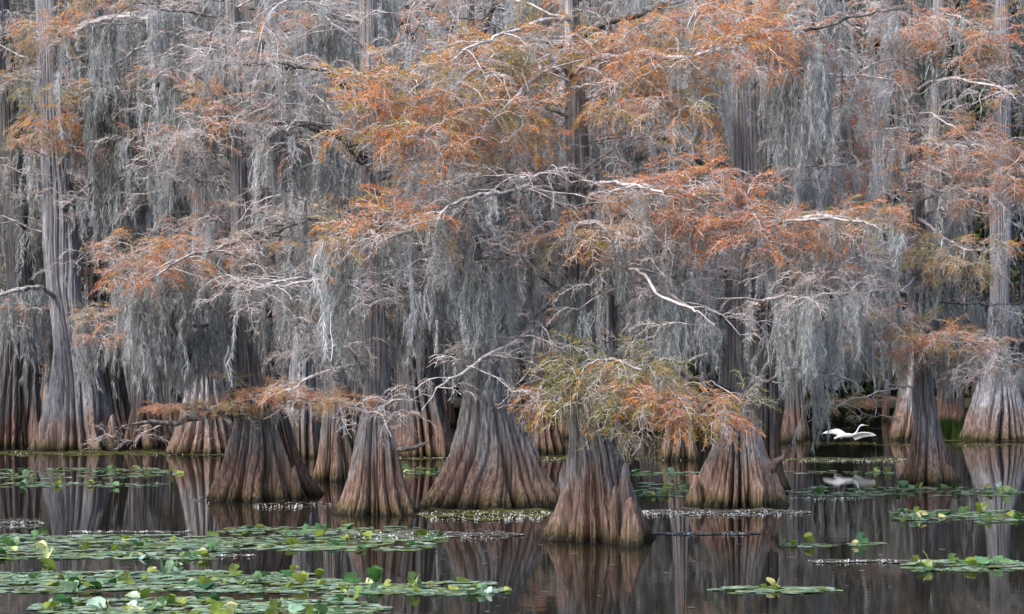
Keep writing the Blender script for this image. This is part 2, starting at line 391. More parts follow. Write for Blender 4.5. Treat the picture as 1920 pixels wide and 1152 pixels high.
def grow(T, path, r0, r1, blobs=(), moss=0, mlen=(.5, 1.6), tone=.5, pale=.5, twigs=0, subs=6, leafy_moss=.3, name='limb', tpale=.85, wig=.035, label=None):
    """limb along path (world), with crown blobs and moss"""
    n = max(8, len(path) * 4); main = jitter_path(spline(path, n), wig * np.linalg.norm(np.asarray(path[-1]) - np.asarray(path[0])) / n ** .5 * .9)
    rad = np.linspace(r0, r1, n) * (1 + .08 * np.sin(np.arange(n) * 1.7)) * np.clip(np.linspace(4.2, .15, n), 0, 1)
    rad = np.maximum(rad, .006)
    tw, lf, cn, ms = MB(), MB(), MB(), MB()
    tube(tw, main, rad, 8, pale)
    sk = [main[2:]]; skr = [rad[2:]]; ends = []
    mp = list(main[max(1, n // 5):])
    L_all = np.linalg.norm(np.diff(main, axis=0), axis=1).sum()
    for _ in range(subs):
        i = RG.integers(n // 4, n); a = RG.uniform(0, 6.28); ln = RG.uniform(.12, .3) * min(L_all, 4)
        d = np.array([math.cos(a), math.sin(a) * .8, RG.uniform(-.15, .35)])
        q = main[i] + np.linspace(0, 1, 6)[:, None] * d * ln; q[:, 2] -= np.linspace(0, 1, 6) ** 2 * ln * RG.uniform(.1, .5)
        q = jitter_path(q, .025 * ln); tube(tw, q, np.linspace(min(rad[i] * .55, .03), .007, 6), 4, pale * .5 + .35)
        sk.append(q[1:]); skr.append(np.full(5, .015)); mp += list(q[2:])
        if twigs: ends.append((q[-1], d)); ends.append((q[3], d + RG.normal(0, .6, 3)))
    for (bx, by, rx, ry, do, nT, leaf, tint) in blobs:
        c = T.px(bx, by, do); k = (T.D + do) / F; RX, RZ = rx * 1.05 * k, max(ry * .7, ry - 3) * k; nT = max(4, int(nT * (.72 if 1.8 <= leaf < 2.5 else .85))); RY = RX * .7
        tg = []
        while len(tg) < nT:
            v = RG.uniform(-1, 1, 3)
            if (v ** 2).sum() < 1:
                tg.append(c + v * [RX, RY, RZ] + [0, 0, RZ * .25 * (1 - v[0] ** 2)])
        tg = np.array(tg); S = np.concatenate(sk); SR = np.concatenate(skr)
        # make sure something reaches the blob: a lead branch
        dd = np.linalg.norm(S - c, axis=1); i0 = int(dd.argmin())
        if dd[i0] > .35 * RX:
            p0 = S[i0]; mid = (p0 + c) / 2 + [0, 0, .18 * dd[i0]]
            q = jitter_path(spline([p0, mid, c + [RG.uniform(-.3, .3) * RX, 0, .2 * RZ]], 12), .02 * dd[i0])
            tube(tw, q, np.linspace(min(SR[i0] * .8, .045), .012, 12), 5, tpale * .8)
            S = np.vstack([S, q]); SR = np.append(SR, np.full(12, .014)); sk.append(q); skr.append(np.full(12, .014))
        order = np.argsort(np.linalg.norm(tg - S[int(np.linalg.norm(S - c, axis=1).argmin())], axis=1))
        newS = [S]; pe, de = [], []
        for j in order:
            t = tg[j]; d2 = np.linalg.norm(S - t, axis=1) + .25 * np.maximum(0, t[2] - S[:, 2]) * 0 ; i0 = int(d2.argmin()); p0 = S[i0]; ln = d2[i0]
            if ln < .08: pe.append(t); de.append(t - c); continue
            mid = (p0 + t) / 2 + [0, 0, .2 * ln] + RG.normal(0, .05 * ln, 3)
            m = 7 if ln > .4 else 4
            q = spline([p0, mid, t], m); tube(tw, q, np.linspace(min(.006 + .010 * ln, .018), .0055, m), 3, tpale)
            S = np.vstack([S, q[1:]]); pe.append(t); de.append((t - p0) + np.array([0, 0, -.1 * ln]))
            if ln > .35: pe.append(q[m // 2]); de.append(t - p0 + RG.normal(0, .3, 3) * ln)
        pe, de = np.array(pe), np.array(de); de /= np.linalg.norm(de, axis=1, keepdims=True) + 1e-9
        reps = 2 if leaf >= .8 else 1
        for rep in range(reps):
            dd_ = de * [1, 1, .7] + RG.normal(0, .5, de.shape) * [1, 1, .35]
            m = len(pe); sc = RG.uniform(.36, .68, m) * (1 if T.D < 62 else 1.25) * min(1.1, max(.5, ry / 28))
            tn = np.clip(tint + RG.normal(0, .09, m), 0, .93)
            if leaf >= 2.5: lv = np.where(RG.random(m) < .9, 2, 1)
            elif leaf >= 1.5: lv = np.where(RG.random(m) < .55, 2, np.where(RG.random(m) < .75, 1, 0))
            elif leaf >= .8: lv = np.where(RG.random(m) < .26, 2, np.where(RG.random(m) < .6, 1, 0))
            else: lv = np.where(RG.random(m) < .08 + .3 * leaf, 1, 0)
            for q in (0, 1, 2):
                s = lv == q
                if s.any(): spray_at(tw, lf, cn, pe[s], dd_[s], sc[s], q, tn[s], tpale)
        sel = pe[RG.random(len(pe)) < leafy_moss * .5]
        if len(sel): moss_at(ms, sel, RG.uniform(.25, .8, len(sel)), T.lod, tone + .1, .7)
    if ends:
        pe = np.array([e[0] for e in ends]); de = np.array([e[1] for e in ends])
        spray_at(tw, lf, cn, pe, de, RG.uniform(.35, .75, len(pe)), 0, np.full(len(pe), .7), tpale)
    if moss:
        mp = np.array(mp); m = int(moss * L_all * 1.75)
        seg = RG.integers(0, len(mp), m); jit = RG.normal(0, .05, (m, 3)); jit[:, 2] = -.01
        # walk between neighbouring main points so the curtain has no steps
        pts = mp[seg] + jit
        t = RG.uniform(0, 1, m)[:, None]; nx = mp[np.minimum(seg + 1, len(mp) - 1)]
        near = np.linalg.norm(nx - mp[seg], axis=1) < .6
        pts = np.where(near[:, None], mp[seg] * (1 - t) + nx * t + jit, pts)
        # neighbouring clumps hang to a like length
        key = np.sin(pts[:, 0] * 5.1 + pts[:, 1] * 1.7) * .5 + np.sin(pts[:, 0] * 12.7 + pts[:, 2] * 3) * .45
        kp = key + RG.normal(0, .3, m) > -.15; pts, key = pts[kp], key[kp]; m = len(pts)
        lens = U(.75, 1.25) * mlen[0] + (mlen[1] - mlen[0]) * np.clip(.3 + .62 * key + RG.normal(0, .3, m), 0, 1.4)
        lens = np.minimum(lens, np.maximum(pts[:, 2] - (RG.uniform(2.1, 2.9, m) if T.lod == 'N' else RG.uniform(1.5, 2.3, m)), .2))
        moss_at(ms, pts, lens, T.lod, tone)
    o = tw.build(name, M['limb'], T.e, T.base, smooth=True)
    if label: o['label'] = label
    if lf.n: sub(lf, 'foliage', M['leaf'], o)
    if ms.n > 3500: sub(ms, 'hanging_moss', M['moss'], o)
    return o

CUR = {}
def sub(mb, name, mat, parent, base=None):
    t = parent.parent
    b = np.array(t.location) if t else np.zeros(3)
    o = bpy.data.objects.new(name, mb.mesh(name, b, mat)); COL.objects.link(o); o.parent = parent
    return o

def limb(T, px, r0, r1, **kw):
    """px: (x, y, depth offset) photo pixels; radii in photo pixels"""
    k = T.D / F
    pts = [T.px(*p) for p in px]
    return grow(T, pts, r0 * k, r1 * k, **kw)

def auto_limbs(T, ytop, ybot, n, length=(1.2, 3.2), moss=16, mlen=(.5, 1.8), tone=.5, subs=7, twig=1, pale=(.1, .6), az=None, foli=0.0, tint=.7):
    zt, zb = H - (ytop - Y0) * T.D / F, H - (ybot - Y0) * T.D / F
    for i in range(n):
        z = zb + (zt - zb) * (i + U(.1, .9)) / n
        c, r = T.at(z)
        a = U(0, 2 * math.pi) if az is None else random.choice(az) + U(-.6, .6)
        if abs(math.sin(a)) > .5 and U(0, 1) < .75: a = random.choice([0, math.pi]) + U(-.5, .5)
        ln = U(*length); dx, dy = math.cos(a), math.sin(a)
        up = U(.0, .35)
        p = [c, c + np.array([dx, dy, up]) * ln * .33, c + np.array([dx, dy, up * .9]) * ln * .7, c + np.array([dx, dy * .9, up * .5 - U(0, .25)]) * ln]
        kw = dict(moss=moss, mlen=mlen, tone=tone, subs=subs, twigs=twig, pale=U(*pale), wig=.06)
        if U(0, 1) < foli:
            q = p[-1]; D = q[1]; bx = q[0] * F / D + CX; by = Y0 - (q[2] - H) * F / D
            kw['blobs'] = [(bx, by, U(35, 60), U(12, 26), D - T.D, 14, 1.6, tint + U(-.42, .2))]
        grow(T, p, U(.03, .06), .010, **kw)


def arch_limbs(T, ytop, ybot, n, length=(2.0, 4.2), moss=5, mlen=(.3, 1.1), leafy=.3, r=.026, tints=(.3, .85), tone=.6):
    """long thin arching boughs with drooping side branches, mostly towards the open water and to the sides"""
    zt, zb = H - (ytop - Y0) * T.D / F, H - (ybot - Y0) * T.D / F
    for i in range(n):
        z = zb + (zt - zb) * (i + U(.1, .9)) / n; c, _ = T.at(z); a = U(math.pi * .98, math.pi * 2.02) if U(0, 1) < .7 else random.choice([0, math.pi]) + U(-.4, .4)
        dx, dy = math.cos(a) * 1.0, math.sin(a) * .55; ln = U(*length)
        if abs(dx) < .45: dx = math.copysign(.6, dx)
        p = [c, c + np.array([dx, dy, .34]) * ln * .25, c + np.array([dx, dy, .36]) * ln * .55, c + np.array([dx, dy, .16]) * ln * .82, c + np.array([dx, dy, -.12]) * ln]
        kw = dict(moss=moss, mlen=mlen, tone=tone, subs=9, twigs=1, pale=U(.15, .85), wig=.05, tpale=U(.75, .95), name='bough')
        if U(0, 1) < leafy:
            q = p[-2]; D = q[1]; kw['blobs'] = [(q[0] * F / D + CX, Y0 - (q[2] - H) * F / D + 4, U(40, 80), U(10, 20), D - T.D, 14, U(.5, 1.7), U(*tints))]
        grow(T, p, r * U(.8, 1.4), .007, **kw)
# ================================================================== TREES OF THE FRONT ROW
A = Tree('fluted cypress nearest the viewer, orange crown above, two knees fused to its right foot', 1010,
         [(1010, 1020, 1226), (985, 1028, 1216), (940, 1045, 1196), (890, 1060, 1178), (850, 1066, 1166), (815, 1068, 1150), (760, 1064, 1135), (690, 1052, 1122), (600, 1046, 1114),
          (480, 1055, 1112), (350, 1064, 1110), (200, 1060, 1098), (100, 1058, 1090), (0, 1058, 1084), (-180, 1062, 1080)], flutes=13, seed=3, nth=260, nz=150, amp=.22)
B = Tree('broadest cypress foot in the middle, pale grey bark spreading wide over the water', 945,
         [(945, 792, 1040), (925, 803, 1033), (890, 825, 1015), (850, 845, 1000), (800, 857, 980), (750, 866, 960), (710, 872, 945), (650, 878, 930), (560, 882, 926), (400, 878, 920),
          (250, 868, 905), (120, 862, 895), (40, 858, 890), (-160, 850, 875)], flutes=17, seed=8, nth=280, nz=150, amp=.15)
C = Tree('slender straight cypress with a narrow bell-shaped foot and one stub branch', 962,
         [(962, 628, 784), (945, 637, 775), (900, 652, 758), (850, 662, 748), (800, 672, 738), (760, 680, 732), (700, 684, 728), (600, 684, 722), (480, 683, 716), (300, 678, 712), (140, 675, 710), (0, 672, 706), (-160, 675, 700)],
         flutes=11, seed=14, nth=240, nz=140, amp=.28)
D_ = Tree('cypress with a low orange bough over the water, left of the slender straight one', 935,
          [(935, 385, 562), (915, 393, 552), (880, 410, 540), (840, 424, 530), (800, 436, 518), (760, 440, 505), (700, 440, 488), (640, 434, 478), (560, 432, 470), (440, 434, 464), (300, 430, 462), (180, 428, 456), (60, 424, 448), (-160, 424, 440)],
          flutes=12, seed=23, nth=240, nz=140, amp=.27)
E = Tree('big cypress with a bulging knotted foot, right of the nearest one', 945,
         [(945, 1290, 1474), (925, 1300, 1468), (880, 1318, 1452), (845, 1335, 1436), (800, 1345, 1425), (750, 1350, 1405), (700, 1353, 1398), (640, 1356, 1396), (560, 1360, 1396), (440, 1364, 1412), (330, 1368, 1424), (220, 1370, 1420), (100, 1370, 1412), (0, 1372, 1408), (-160, 1376, 1400)],
         flutes=11, seed=33, nth=240, nz=140, amp=.30, knob=1.9)
Ft = Tree('small cypress with a narrow tangled waist and bare white branches, near the egret', 905,
          [(905, 1683, 1798), (885, 1692, 1788), (850, 1705, 1775), (810, 1712, 1764), (780, 1714, 1758), (740, 1710, 1748), (700, 1714, 1744), (600, 1714, 1738), (450, 1716, 1736), (280, 1710, 1728), (120, 1712, 1724), (0, 1712, 1721), (-120, 1714, 1719)],
          flutes=9, seed=41, nth=220, nz=130, amp=.32, knob=1.7)
D2 = Tree('dark hollow cypress snag leaning right behind the tree with the low bough', 928,
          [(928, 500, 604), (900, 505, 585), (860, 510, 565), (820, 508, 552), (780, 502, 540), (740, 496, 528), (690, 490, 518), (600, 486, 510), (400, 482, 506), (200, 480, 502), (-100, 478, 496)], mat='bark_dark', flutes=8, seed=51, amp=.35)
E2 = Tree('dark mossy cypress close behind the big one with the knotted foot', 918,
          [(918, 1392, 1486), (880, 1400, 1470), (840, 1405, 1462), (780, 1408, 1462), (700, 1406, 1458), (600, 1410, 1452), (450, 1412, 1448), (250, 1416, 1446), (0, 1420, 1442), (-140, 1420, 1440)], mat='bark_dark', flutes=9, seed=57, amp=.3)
# ================================================================== SECOND ROW
G = Tree('huge fluted cypress on the left, second from the left edge', 842,
         [(842, 66, 236), (815, 74, 228), (780, 84, 214), (740, 92, 200), (700, 98, 188), (650, 102, 172), (600, 98, 158), (540, 88, 150), (460, 82, 146), (400, 82, 142), (320, 78, 132), (200, 74, 122), (60, 68, 112), (-160, 64, 104)],
         mat='bark_pale', flutes=13, seed=61, amp=.26, lod='M')
Hh = Tree('massive cypress cut by the left edge of the picture, leaning left', 838,
          [(838, -40, 84), (800, -30, 80), (740, -18, 74), (690, -8, 70), (620, 4, 66), (540, 14, 62), (440, 8, 56), (330, 0, 48), (200, -12, 36), (80, -26, 24), (-140, -50, 0)], mat='bark_dark', flutes=12, seed=67, amp=.26, lod='M')
I_ = Tree('dark cypress half hidden behind the huge left tree', 832,
          [(832, 196, 262), (780, 190, 246), (700, 176, 232), (620, 168, 222), (500, 164, 216), (350, 168, 212), (150, 170, 208), (-140, 172, 204)], mat='bark_dark', flutes=8, seed=71, amp=.3, lod='M')
I2 = Tree('cypress behind the moss curtain, right of the black hollow', 834,
          [(834, 232, 318), (800, 240, 312), (740, 250, 304), (650, 258, 296), (500, 262, 292), (300, 262, 290), (-140, 264, 286)], flutes=9, seed=73, amp=.26, lod='M')
J = Tree('wide low cypress foot with curling roots under the low orange bough', 850,
         [(850, 308, 446), (820, 318, 440), (790, 332, 432), (740, 345, 420), (700, 352, 412), (600, 358, 404), (400, 360, 400), (150, 358, 396), (-140, 360, 390)], flutes=14, seed=77, amp=.3, lod='M')
K = Tree('pale-stemmed cypress in the gap between the snag and the slender tree', 857,
         [(857, 530, 604), (820, 534, 600), (770, 538, 596), (700, 542, 590), (640, 548, 586), (580, 552, 580), (480, 552, 576), (300, 550, 574), (100, 548, 570), (-140, 548, 566)], mat='bark_pale', flutes=10, seed=81, amp=.2, lod='M')
K2 = Tree('reddish narrow cypress touching the slender tree on its left', 900,
          [(900, 584, 666), (860, 594, 660), (820, 600, 652), (770, 606, 645), (700, 610, 636), (600, 611, 633), (450, 612, 632), (250, 612, 630), (-140, 612, 626)], flutes=9, seed=87, amp=.28)
Mm = Tree('thick cypress standing behind between the slender and the broadest trees', 856,
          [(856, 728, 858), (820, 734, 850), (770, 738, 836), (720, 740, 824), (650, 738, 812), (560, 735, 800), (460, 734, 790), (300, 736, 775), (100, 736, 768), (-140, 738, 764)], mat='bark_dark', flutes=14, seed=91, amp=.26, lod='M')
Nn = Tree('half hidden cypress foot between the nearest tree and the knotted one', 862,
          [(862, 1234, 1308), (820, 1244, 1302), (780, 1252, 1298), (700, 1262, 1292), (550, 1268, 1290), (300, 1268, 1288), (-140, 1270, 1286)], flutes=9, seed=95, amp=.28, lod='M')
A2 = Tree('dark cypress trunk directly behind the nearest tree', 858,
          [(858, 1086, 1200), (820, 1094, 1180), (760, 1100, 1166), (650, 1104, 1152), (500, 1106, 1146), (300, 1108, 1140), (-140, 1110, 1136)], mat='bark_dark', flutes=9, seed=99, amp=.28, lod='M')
O = Tree('wide pale cypress at the right edge of the picture', 824,
         [(824, 1798, 1936), (800, 1806, 1930), (760, 1820, 1918), (720, 1832, 1906), (690, 1842, 1898), (640, 1850, 1892), (560, 1856, 1892), (450, 1856, 1896), (380, 1854, 1897), (200, 1862, 1896), (60, 1864, 1894), (-140, 1866, 1890)],
         mat='bark_pale', flutes=14, seed=103, amp=.2, lod='M')
Pp = Tree('leaning grey cypress behind the small tangled one', 824,
          [(824, 1668, 1742), (790, 1678, 1742), (750, 1692, 1738), (710, 1700, 1736), (640, 1706, 1738), (480, 1722, 1750), (300, 1738, 1762), (-140, 1756, 1776)], flutes=9, seed=107, amp=.26, lod='M')
R_ = Tree('slim cypress behind, between the small tangled one and the right-edge one', 800,
          [(800, 1744, 1812), (770, 1752, 1796), (740, 1758, 1788), (680, 1762, 1784), (500, 1768, 1788), (250, 1776, 1794), (-140, 1780, 1794)], mat='bark_dark', flutes=8, seed=111, amp=.26, lod='M')
S_ = Tree('dark cypress trunk beyond the egret, left of the dark water', 822,
          [(822, 1466, 1518), (790, 1470, 1512), (720, 1474, 1506), (600, 1478, 1504), (350, 1480, 1502), (-140, 1482, 1500)], mat='bark_dark', flutes=8, seed=117, amp=.26, lod='M')
Xx = Tree('cypress trunk behind, just right of the broadest foot', 848,
          [(848, 978, 1062), (800, 988, 1048), (740, 994, 1038), (600, 1000, 1030), (350, 1002, 1028), (-140, 1004, 1024)], mat='bark_dark', flutes=9, seed=121, amp=.26, lod='M')

# ------------------------------------------------------------------ nearest tree: the orange crown
GOLD, OR, RU, OL, BR = .36, .52, .74, .2, .86
limb(A, [(1085, 115, 0), (1000, 120, -.8), (900, 128, -1.8), (850, 165, -2.4), (760, 190, -3)], 8, 3, pale=.55, moss=3, mlen=(.3, .9), blobs=[
    (760, 175, 100, 48, -2.6, 38, 2, OR), (690, 235, 62, 50, -3.0, 24, 2, GOLD + .1), (900, 125, 100, 42, -1.8, 36, 2, OR - .04), (840, 210, 95, 45, -2.6, 36, 2, OR - .03)])
limb(A, [(1080, 150, 0), (1040, 130, -1), (1000, 150, -1.8), (930, 220, -2.5)], 7, 3, pale=.6, moss=3, mlen=(.3, .9), blobs=[
    (1010, 110, 70, 42, -1.4, 30, 2, OR - .1), (960, 175, 70, 34, -2, 24, 2, GOLD), (930, 240, 90, 44, -2.4, 30, 1.6, OR), (800, 265, 110, 45, -3, 36, 1.6, OR + .05), (1000, 285, 50, 30, -2, 12, 1.2, OR)])
limb(A, [(1080, 78, 0), (1130, 48, -.6), (1200, 28, -1.2), (1296, -4, -2)], 9, 5, pale=.18, moss=4, mlen=(.3, .8), blobs=[
    (1190, 70, 80, 30, -1.2, 22, 1.6, OR)])
limb(A, [(1085, 130, 0), (1120, 112, -.8), (1180, 102, -1.5), (1260, 108, -2), (1330, 100, -2.6), (1420, 75, -3)], 7, 3, pale=.75, moss=3, mlen=(.3, .8), blobs=[
    (1160, 120, 75, 38, -1.4, 28, 2, OR + .06), (1250, 130, 80, 45, -2, 34, 2, OR), (1190, 190, 70, 38, -1.8, 26, 1.7, OR), (1260, 205, 60, 40, -2.2, 24, 1.4, OR - .05), (1345, 60, 75, 50, -3, 30, 2, OR + .05), (1420, 95, 60, 40, -3.1, 22, 2, RU - .05)])
limb(A, [(1075, 330, 0), (1010, 322, -.8), (960, 332, -1.4), (880, 350, -2)], 6, 3, pale=.5, moss=9, mlen=(.4, 1.3), blobs=[(830, 300, 80, 30, -2.2, 20, .5, OR), (985, 245, 60, 26, -1.4, 14, .3, OR)])
limb(A, [(1078, 372, 0), (1010, 356, -.8), (930, 368, -1.6), (850, 400, -2.2), (760, 440, -2.8), (690, 460, -3.4)], 7, 3, pale=.5, moss=13, mlen=(.5, 1.6), blobs=[
    (720, 435, 110, 38, -3, 40, 1.4, OR + .02), (810, 400, 70, 28, -2.6, 18, .6, OR), (630, 470, 50, 22, -3.4, 12, 1, OR)])
limb(A, [(1090, 360, 0), (1150, 345, -1), (1230, 350, -2), (1290, 365, -2.6), (1360, 400, -3.2)], 7, 3, pale=.62, moss=6, mlen=(.3, 1.1), blobs=[
    (1220, 380, 70, 34, -2, 28, 1.2, OR + .1), (1300, 350, 75, 36, -2.6, 32, 1.9, RU), (1360, 405, 80, 45, -3, 42, 2, RU + .04), (1290, 430, 60, 35, -2.6, 24, 1.3, RU - .06), (1410, 455, 45, 30, -3.2, 16, 1.8, RU)])
limb(A, [(1090, 470, 0), (1060, 432, -1.2), (1110, 420, -2), (1180, 440, -2.5), (1250, 450, -3)], 6, 2.5, pale=.7, moss=4, mlen=(.4, 1.2), blobs=[
    (1068, 448, 62, 24, -2, 28, 2, OR - .04), (1150, 445, 90, 36, -2.4, 30, .9, OR), (1220, 440, 60, 30, -3, 18, .7, OR), (1000, 420, 60, 30, -2, 18, .5, OR)])
limb(A, [(1100, 500, 0), (1140, 485, -.8), (1170, 492, -1.4), (1205, 530, -1.8), (1260, 552, -2.2), (1310, 588, -2.6)], 7, 3, pale=.7, moss=9, mlen=(.5, 1.5), twigs=1, subs=14, tpale=.95)
limb(A, [(1090, 345, .3), (1130, 385, -1.2), (1142, 425, -1.4), (1135, 470, -1.2)], 5, 3, pale=.9, moss=0, twigs=1, subs=5)
limb(A, [(1060, 430, 0), (1000, 460, -1), (940, 480, -1.5), (860, 490, -2)], 5, 2.5, pale=.6, moss=12, mlen=(.6, 1.7), blobs=[(930, 470, 100, 30, -1.8, 30, .35, OR), (870, 520, 60, 22, -2, 12, .3, OR)])
limb(A, [(1050, 603, 0), (1010, 612, -.8), (960, 645, -1.4), (900, 680, -2), (840, 722, -2.6), (790, 770, -3)], 4.2, 1.8, pale=.8, moss=2, mlen=(.2, .6), twigs=1, subs=14, tpale=.95, label='pale bare branch sweeping down to the left over the water')
limb(A, [(1046, 560, 0), (1010, 590, -1), (1012, 640, -1.6), (1000, 700, -2), (945, 740, -2.4)], 4, 2, pale=.45, moss=1, mlen=(.2, .6), twigs=1, subs=5)
# low green-gold skirt
limb(A, [(1090, 700, 0), (1110, 678, -1.4), (1170, 680, -2.2), (1240, 715, -2.8), (1320, 765, -3)], 3, 1.6, pale=.5, moss=2, mlen=(.2, .6), blobs=[
    (1100, 700, 70, 34, -1.8, 34, 1.8, GOLD - .12), (1170, 705, 75, 36, -2.2, 36, 1.9, GOLD - .08), (1090, 755, 68, 34, -2, 30, 1.5, GOLD - .08), (1190, 765, 70, 34, -2.6, 28, 1.3, GOLD - .08),
    (1250, 755, 50, 30, -2.8, 24, 1.8, OR), (1320, 780, 58, 28, -3, 30, 2, OR + .06), (1200, 808, 45, 24, -2.6, 14, 1, GOLD - .12)])
limb(A, [(1080, 690, 0), (1050, 690, -1.4), (1020, 730, -2), (1000, 770, -2.2)], 4, 2, pale=.8, moss=2, mlen=(.2, .5), blobs=[(1030, 745, 34, 34, -2, 14, 1, OR - .15)])
limb(A, [(1080, 610, 0), (1060, 560, -1), (1070, 520, -1.4)], 4, 2, moss=26, mlen=(.8, 2.0), tone=.55)
auto_limbs(A, -60, 520, 6, (1.0, 2.4), az=[.5, 2.6], moss=13, mlen=(.4, 1.4), foli=.15, tint=.55)

# ------------------------------------------------------------------ the other front trees
limb(B, [(880, 110, 0), (862, 60, -.2), (825, 30, -.4), (770, -20, -.8)], 14, 9, pale=.12, moss=6, mlen=(.3, 1))
limb(B, [(880, 100, 0), (908, 50, -.2), (925, 0, -.3), (935, -60, -.3)], 10, 8, pale=.15, moss=4, mlen=(.3, 1))
limb(B, [(878, 160, 0), (830, 100, -1), (770, 60, -1.5), (730, 15, -2), (700, -30, -2)], 10, 6, pale=.12, moss=12, mlen=(.4, 1.4))
limb(B, [(900, 690, 0), (880, 660, -1.2), (900, 600, -1.4)], 4, 3, moss=26, mlen=(.7, 1.6))
auto_limbs(B, 130, 600, 9, (1.0, 2.8), az=[0, 3.14], moss=17, mlen=(.6, 1.9), foli=.1, tint=.6)
limb(C, [(692, 190, 0), (650, 155, -.8), (590, 135, -1.6), (500, 125, -2.4), (440, 120, -3)], 7, 3, pale=.12, moss=5, mlen=(.3, 1), twigs=1, blobs=[(520, 130, 80, 34, -2.4, 28, .1, RU), (430, 110, 80, 45, -3, 34, .15, RU), (570, 190, 55, 34, -2, 18, .05, RU), (470, 200, 55, 34, -2.4, 14, .1, RU)])
limb(C, [(690, 300, 0), (655, 262, -.8), (600, 236, -1.4), (540, 230, -1.8), (490, 228, -2.2)], 8, 5, pale=.12, moss=22, mlen=(.5, 1.7), tone=.42, blobs=[(420, 240, 90, 26, -2.4, 34, .5, RU), (360, 265, 60, 24, -2.6, 22, .1, RU), (560, 290, 60, 36, -2, 20, .12, RU)])
limb(C, [(690, 540, 0), (650, 528, -.8), (590, 525, -1.4), (530, 530, -2), (480, 542, -2.4), (440, 552, -2.6)], 3.6, 2, pale=.75, moss=14, mlen=(.5, 1.5), twigs=1, subs=12, tpale=.9)
limb(C, [(690, 686, 0), (640, 690, -.6), (570, 714, -1), (540, 734, -1.2), (500, 745, -1.4)], 3.5, 2, pale=.9, moss=0, twigs=1, subs=7)
limb(C, [(735, 845, 0), (760, 842, -.4), (785, 835, -.6), (806, 828, -.7)], 6, 3, pale=.25, moss=0, subs=0)
limb(C, [(700, 770, 0), (670, 758, -1), (610, 752, -1.5), (560, 745, -2)], 3, 1.6, pale=.5, moss=0, twigs=1, blobs=[(650, 762, 60, 16, -1.4, 36, 2, OR + .04), (545, 740, 50, 13, -2, 22, 1.8, RU - .1), (740, 790, 60, 24, -1.2, 16, .05, OR)])
limb(C, [(690, 590, 0), (650, 602, -.6), (600, 640, -1)], 3, 1.5, pale=.55, moss=1, twigs=1, subs=4)
limb(C, [(680, 690, 0), (650, 650, -1), (600, 660, -1.2)], 3, 1.5, pale=.6, twigs=1, subs=9, moss=3, mlen=(.3, .7))
auto_limbs(C, -40, 520, 10, (1.0, 2.8), az=[.4, 2.7], moss=15, mlen=(.5, 1.8), foli=.12, tint=.6)
limb(D_, [(470, 790, 0), (440, 780, -.8), (390, 778, -1.6), (330, 796, -2), (270, 798, -2.4), (220, 802, -2.8)], 9, 1.6, pale=.3, moss=0, twigs=1, subs=8, label='low bough carrying a flat layer of orange needles')
limb(D_, [(480, 775, 0), (430, 772, -1), (380, 768, -1.6), (310, 768, -2)], 5, 2, pale=.3, moss=0, blobs=[
    (320, 768, 50, 11, -2, 40, 3, OR - .05), (400, 764, 60, 11, -1.8, 52, 3, OR - .1), (470, 752, 55, 14, -1.4, 50, 3, OR), (530, 742, 50, 16, -1.2, 50, 3, OR + .06), (600, 750, 60, 16, -1, 44, 3, OR + .04)])
limb(D_, [(455, 460, 0), (490, 430, -.6), (530, 415, -1), (600, 412, -1.4), (640, 420, -1.8)], 5, 2.5, pale=.15, moss=12, mlen=(.3, 1.3), blobs=[(560, 410, 80, 20, -1.4, 24, .4, RU)])
limb(D_, [(450, 470, 0), (400, 462, -1), (350, 480, -1.6), (300, 512, -2.4), (250, 530, -3)], 5, 2.5, pale=.6, moss=22, mlen=(.6, 2), tone=.5, blobs=[
    (400, 470, 80, 26, -1.4, 34, .9, OR + .05), (330, 500, 80, 26, -2.2, 36, 1.4, OR + .06), (260, 520, 50, 30, -2.8, 24, 1.6, OR + .08), (250, 465, 70, 22, -2.6, 20, .9, OR), (215, 490, 50, 12, -3, 12, .2, OR), (370, 530, 60, 14, -2, 14, .9, RU)])
limb(D_, [(445, 545, 0), (400, 540, -1), (340, 548, -1.8), (280, 560, -2.4)], 4, 2.5, moss=42, mlen=(.9, 2.6), tone=.55, subs=10)
limb(D_, [(445, 560, 0), (480, 540, -1), (520, 540, -1.6), (560, 545, -2)], 4, 2.5, moss=26, mlen=(.5, 1.6), tone=.6, subs=8)
limb(D_, [(440, 640, 0), (390, 610, -1), (310, 615, -1.6), (220, 632, -2.2), (165, 632, -2.6)], 4, 1.6, pale=.5, moss=26, mlen=(.5, 1.3), tone=.52, blobs=[(190, 632, 34, 8, -2.6, 12, 1.6, RU), (235, 615, 28, 26, -2.2, 12, 1.4, RU)])
limb(D_, [(460, 720, 0), (440, 700, -1), (400, 690, -1.4), (370, 705, -1.6)], 2, 1.4, pale=.5, blobs=[(400, 702, 36, 16, -1.6, 8, 1, GOLD - .14), (440, 735, 30, 18, -1, 8, 1.2, GOLD)])
limb(D_, [(440, 240, 0), (380, 215, -1), (340, 195, -1.4)], 5, 3, pale=.4, moss=6, blobs=[(400, 205, 42, 34, -1.4, 26, 1.8, OR), (330, 270, 60, 26, -1.5, 18, .1, RU)])
auto_limbs(D_, -40, 480, 11, (1.0, 3.0), moss=18, mlen=(.6, 2.0), foli=.12, tint=.62)
auto_limbs(D2, -20, 640, 7, (1.0, 2.6), moss=17, mlen=(.6, 2.0))
limb(E, [(1400, 40, 0), (1380, 80, -1.5), (1330, 98, -2), (1230, 120, -2.4)], 5, 2.5, pale=.85, moss=2, blobs=[(1385, 30, 55, 34, -1.4, 22, 2, OR + .04), (1480, 65, 55, 34, -2, 22, 1.9, RU - .1), (1450, 120, 45, 34, -2, 16, 1, RU), (1545, 95, 50, 30, -2, 14, .4, RU)])
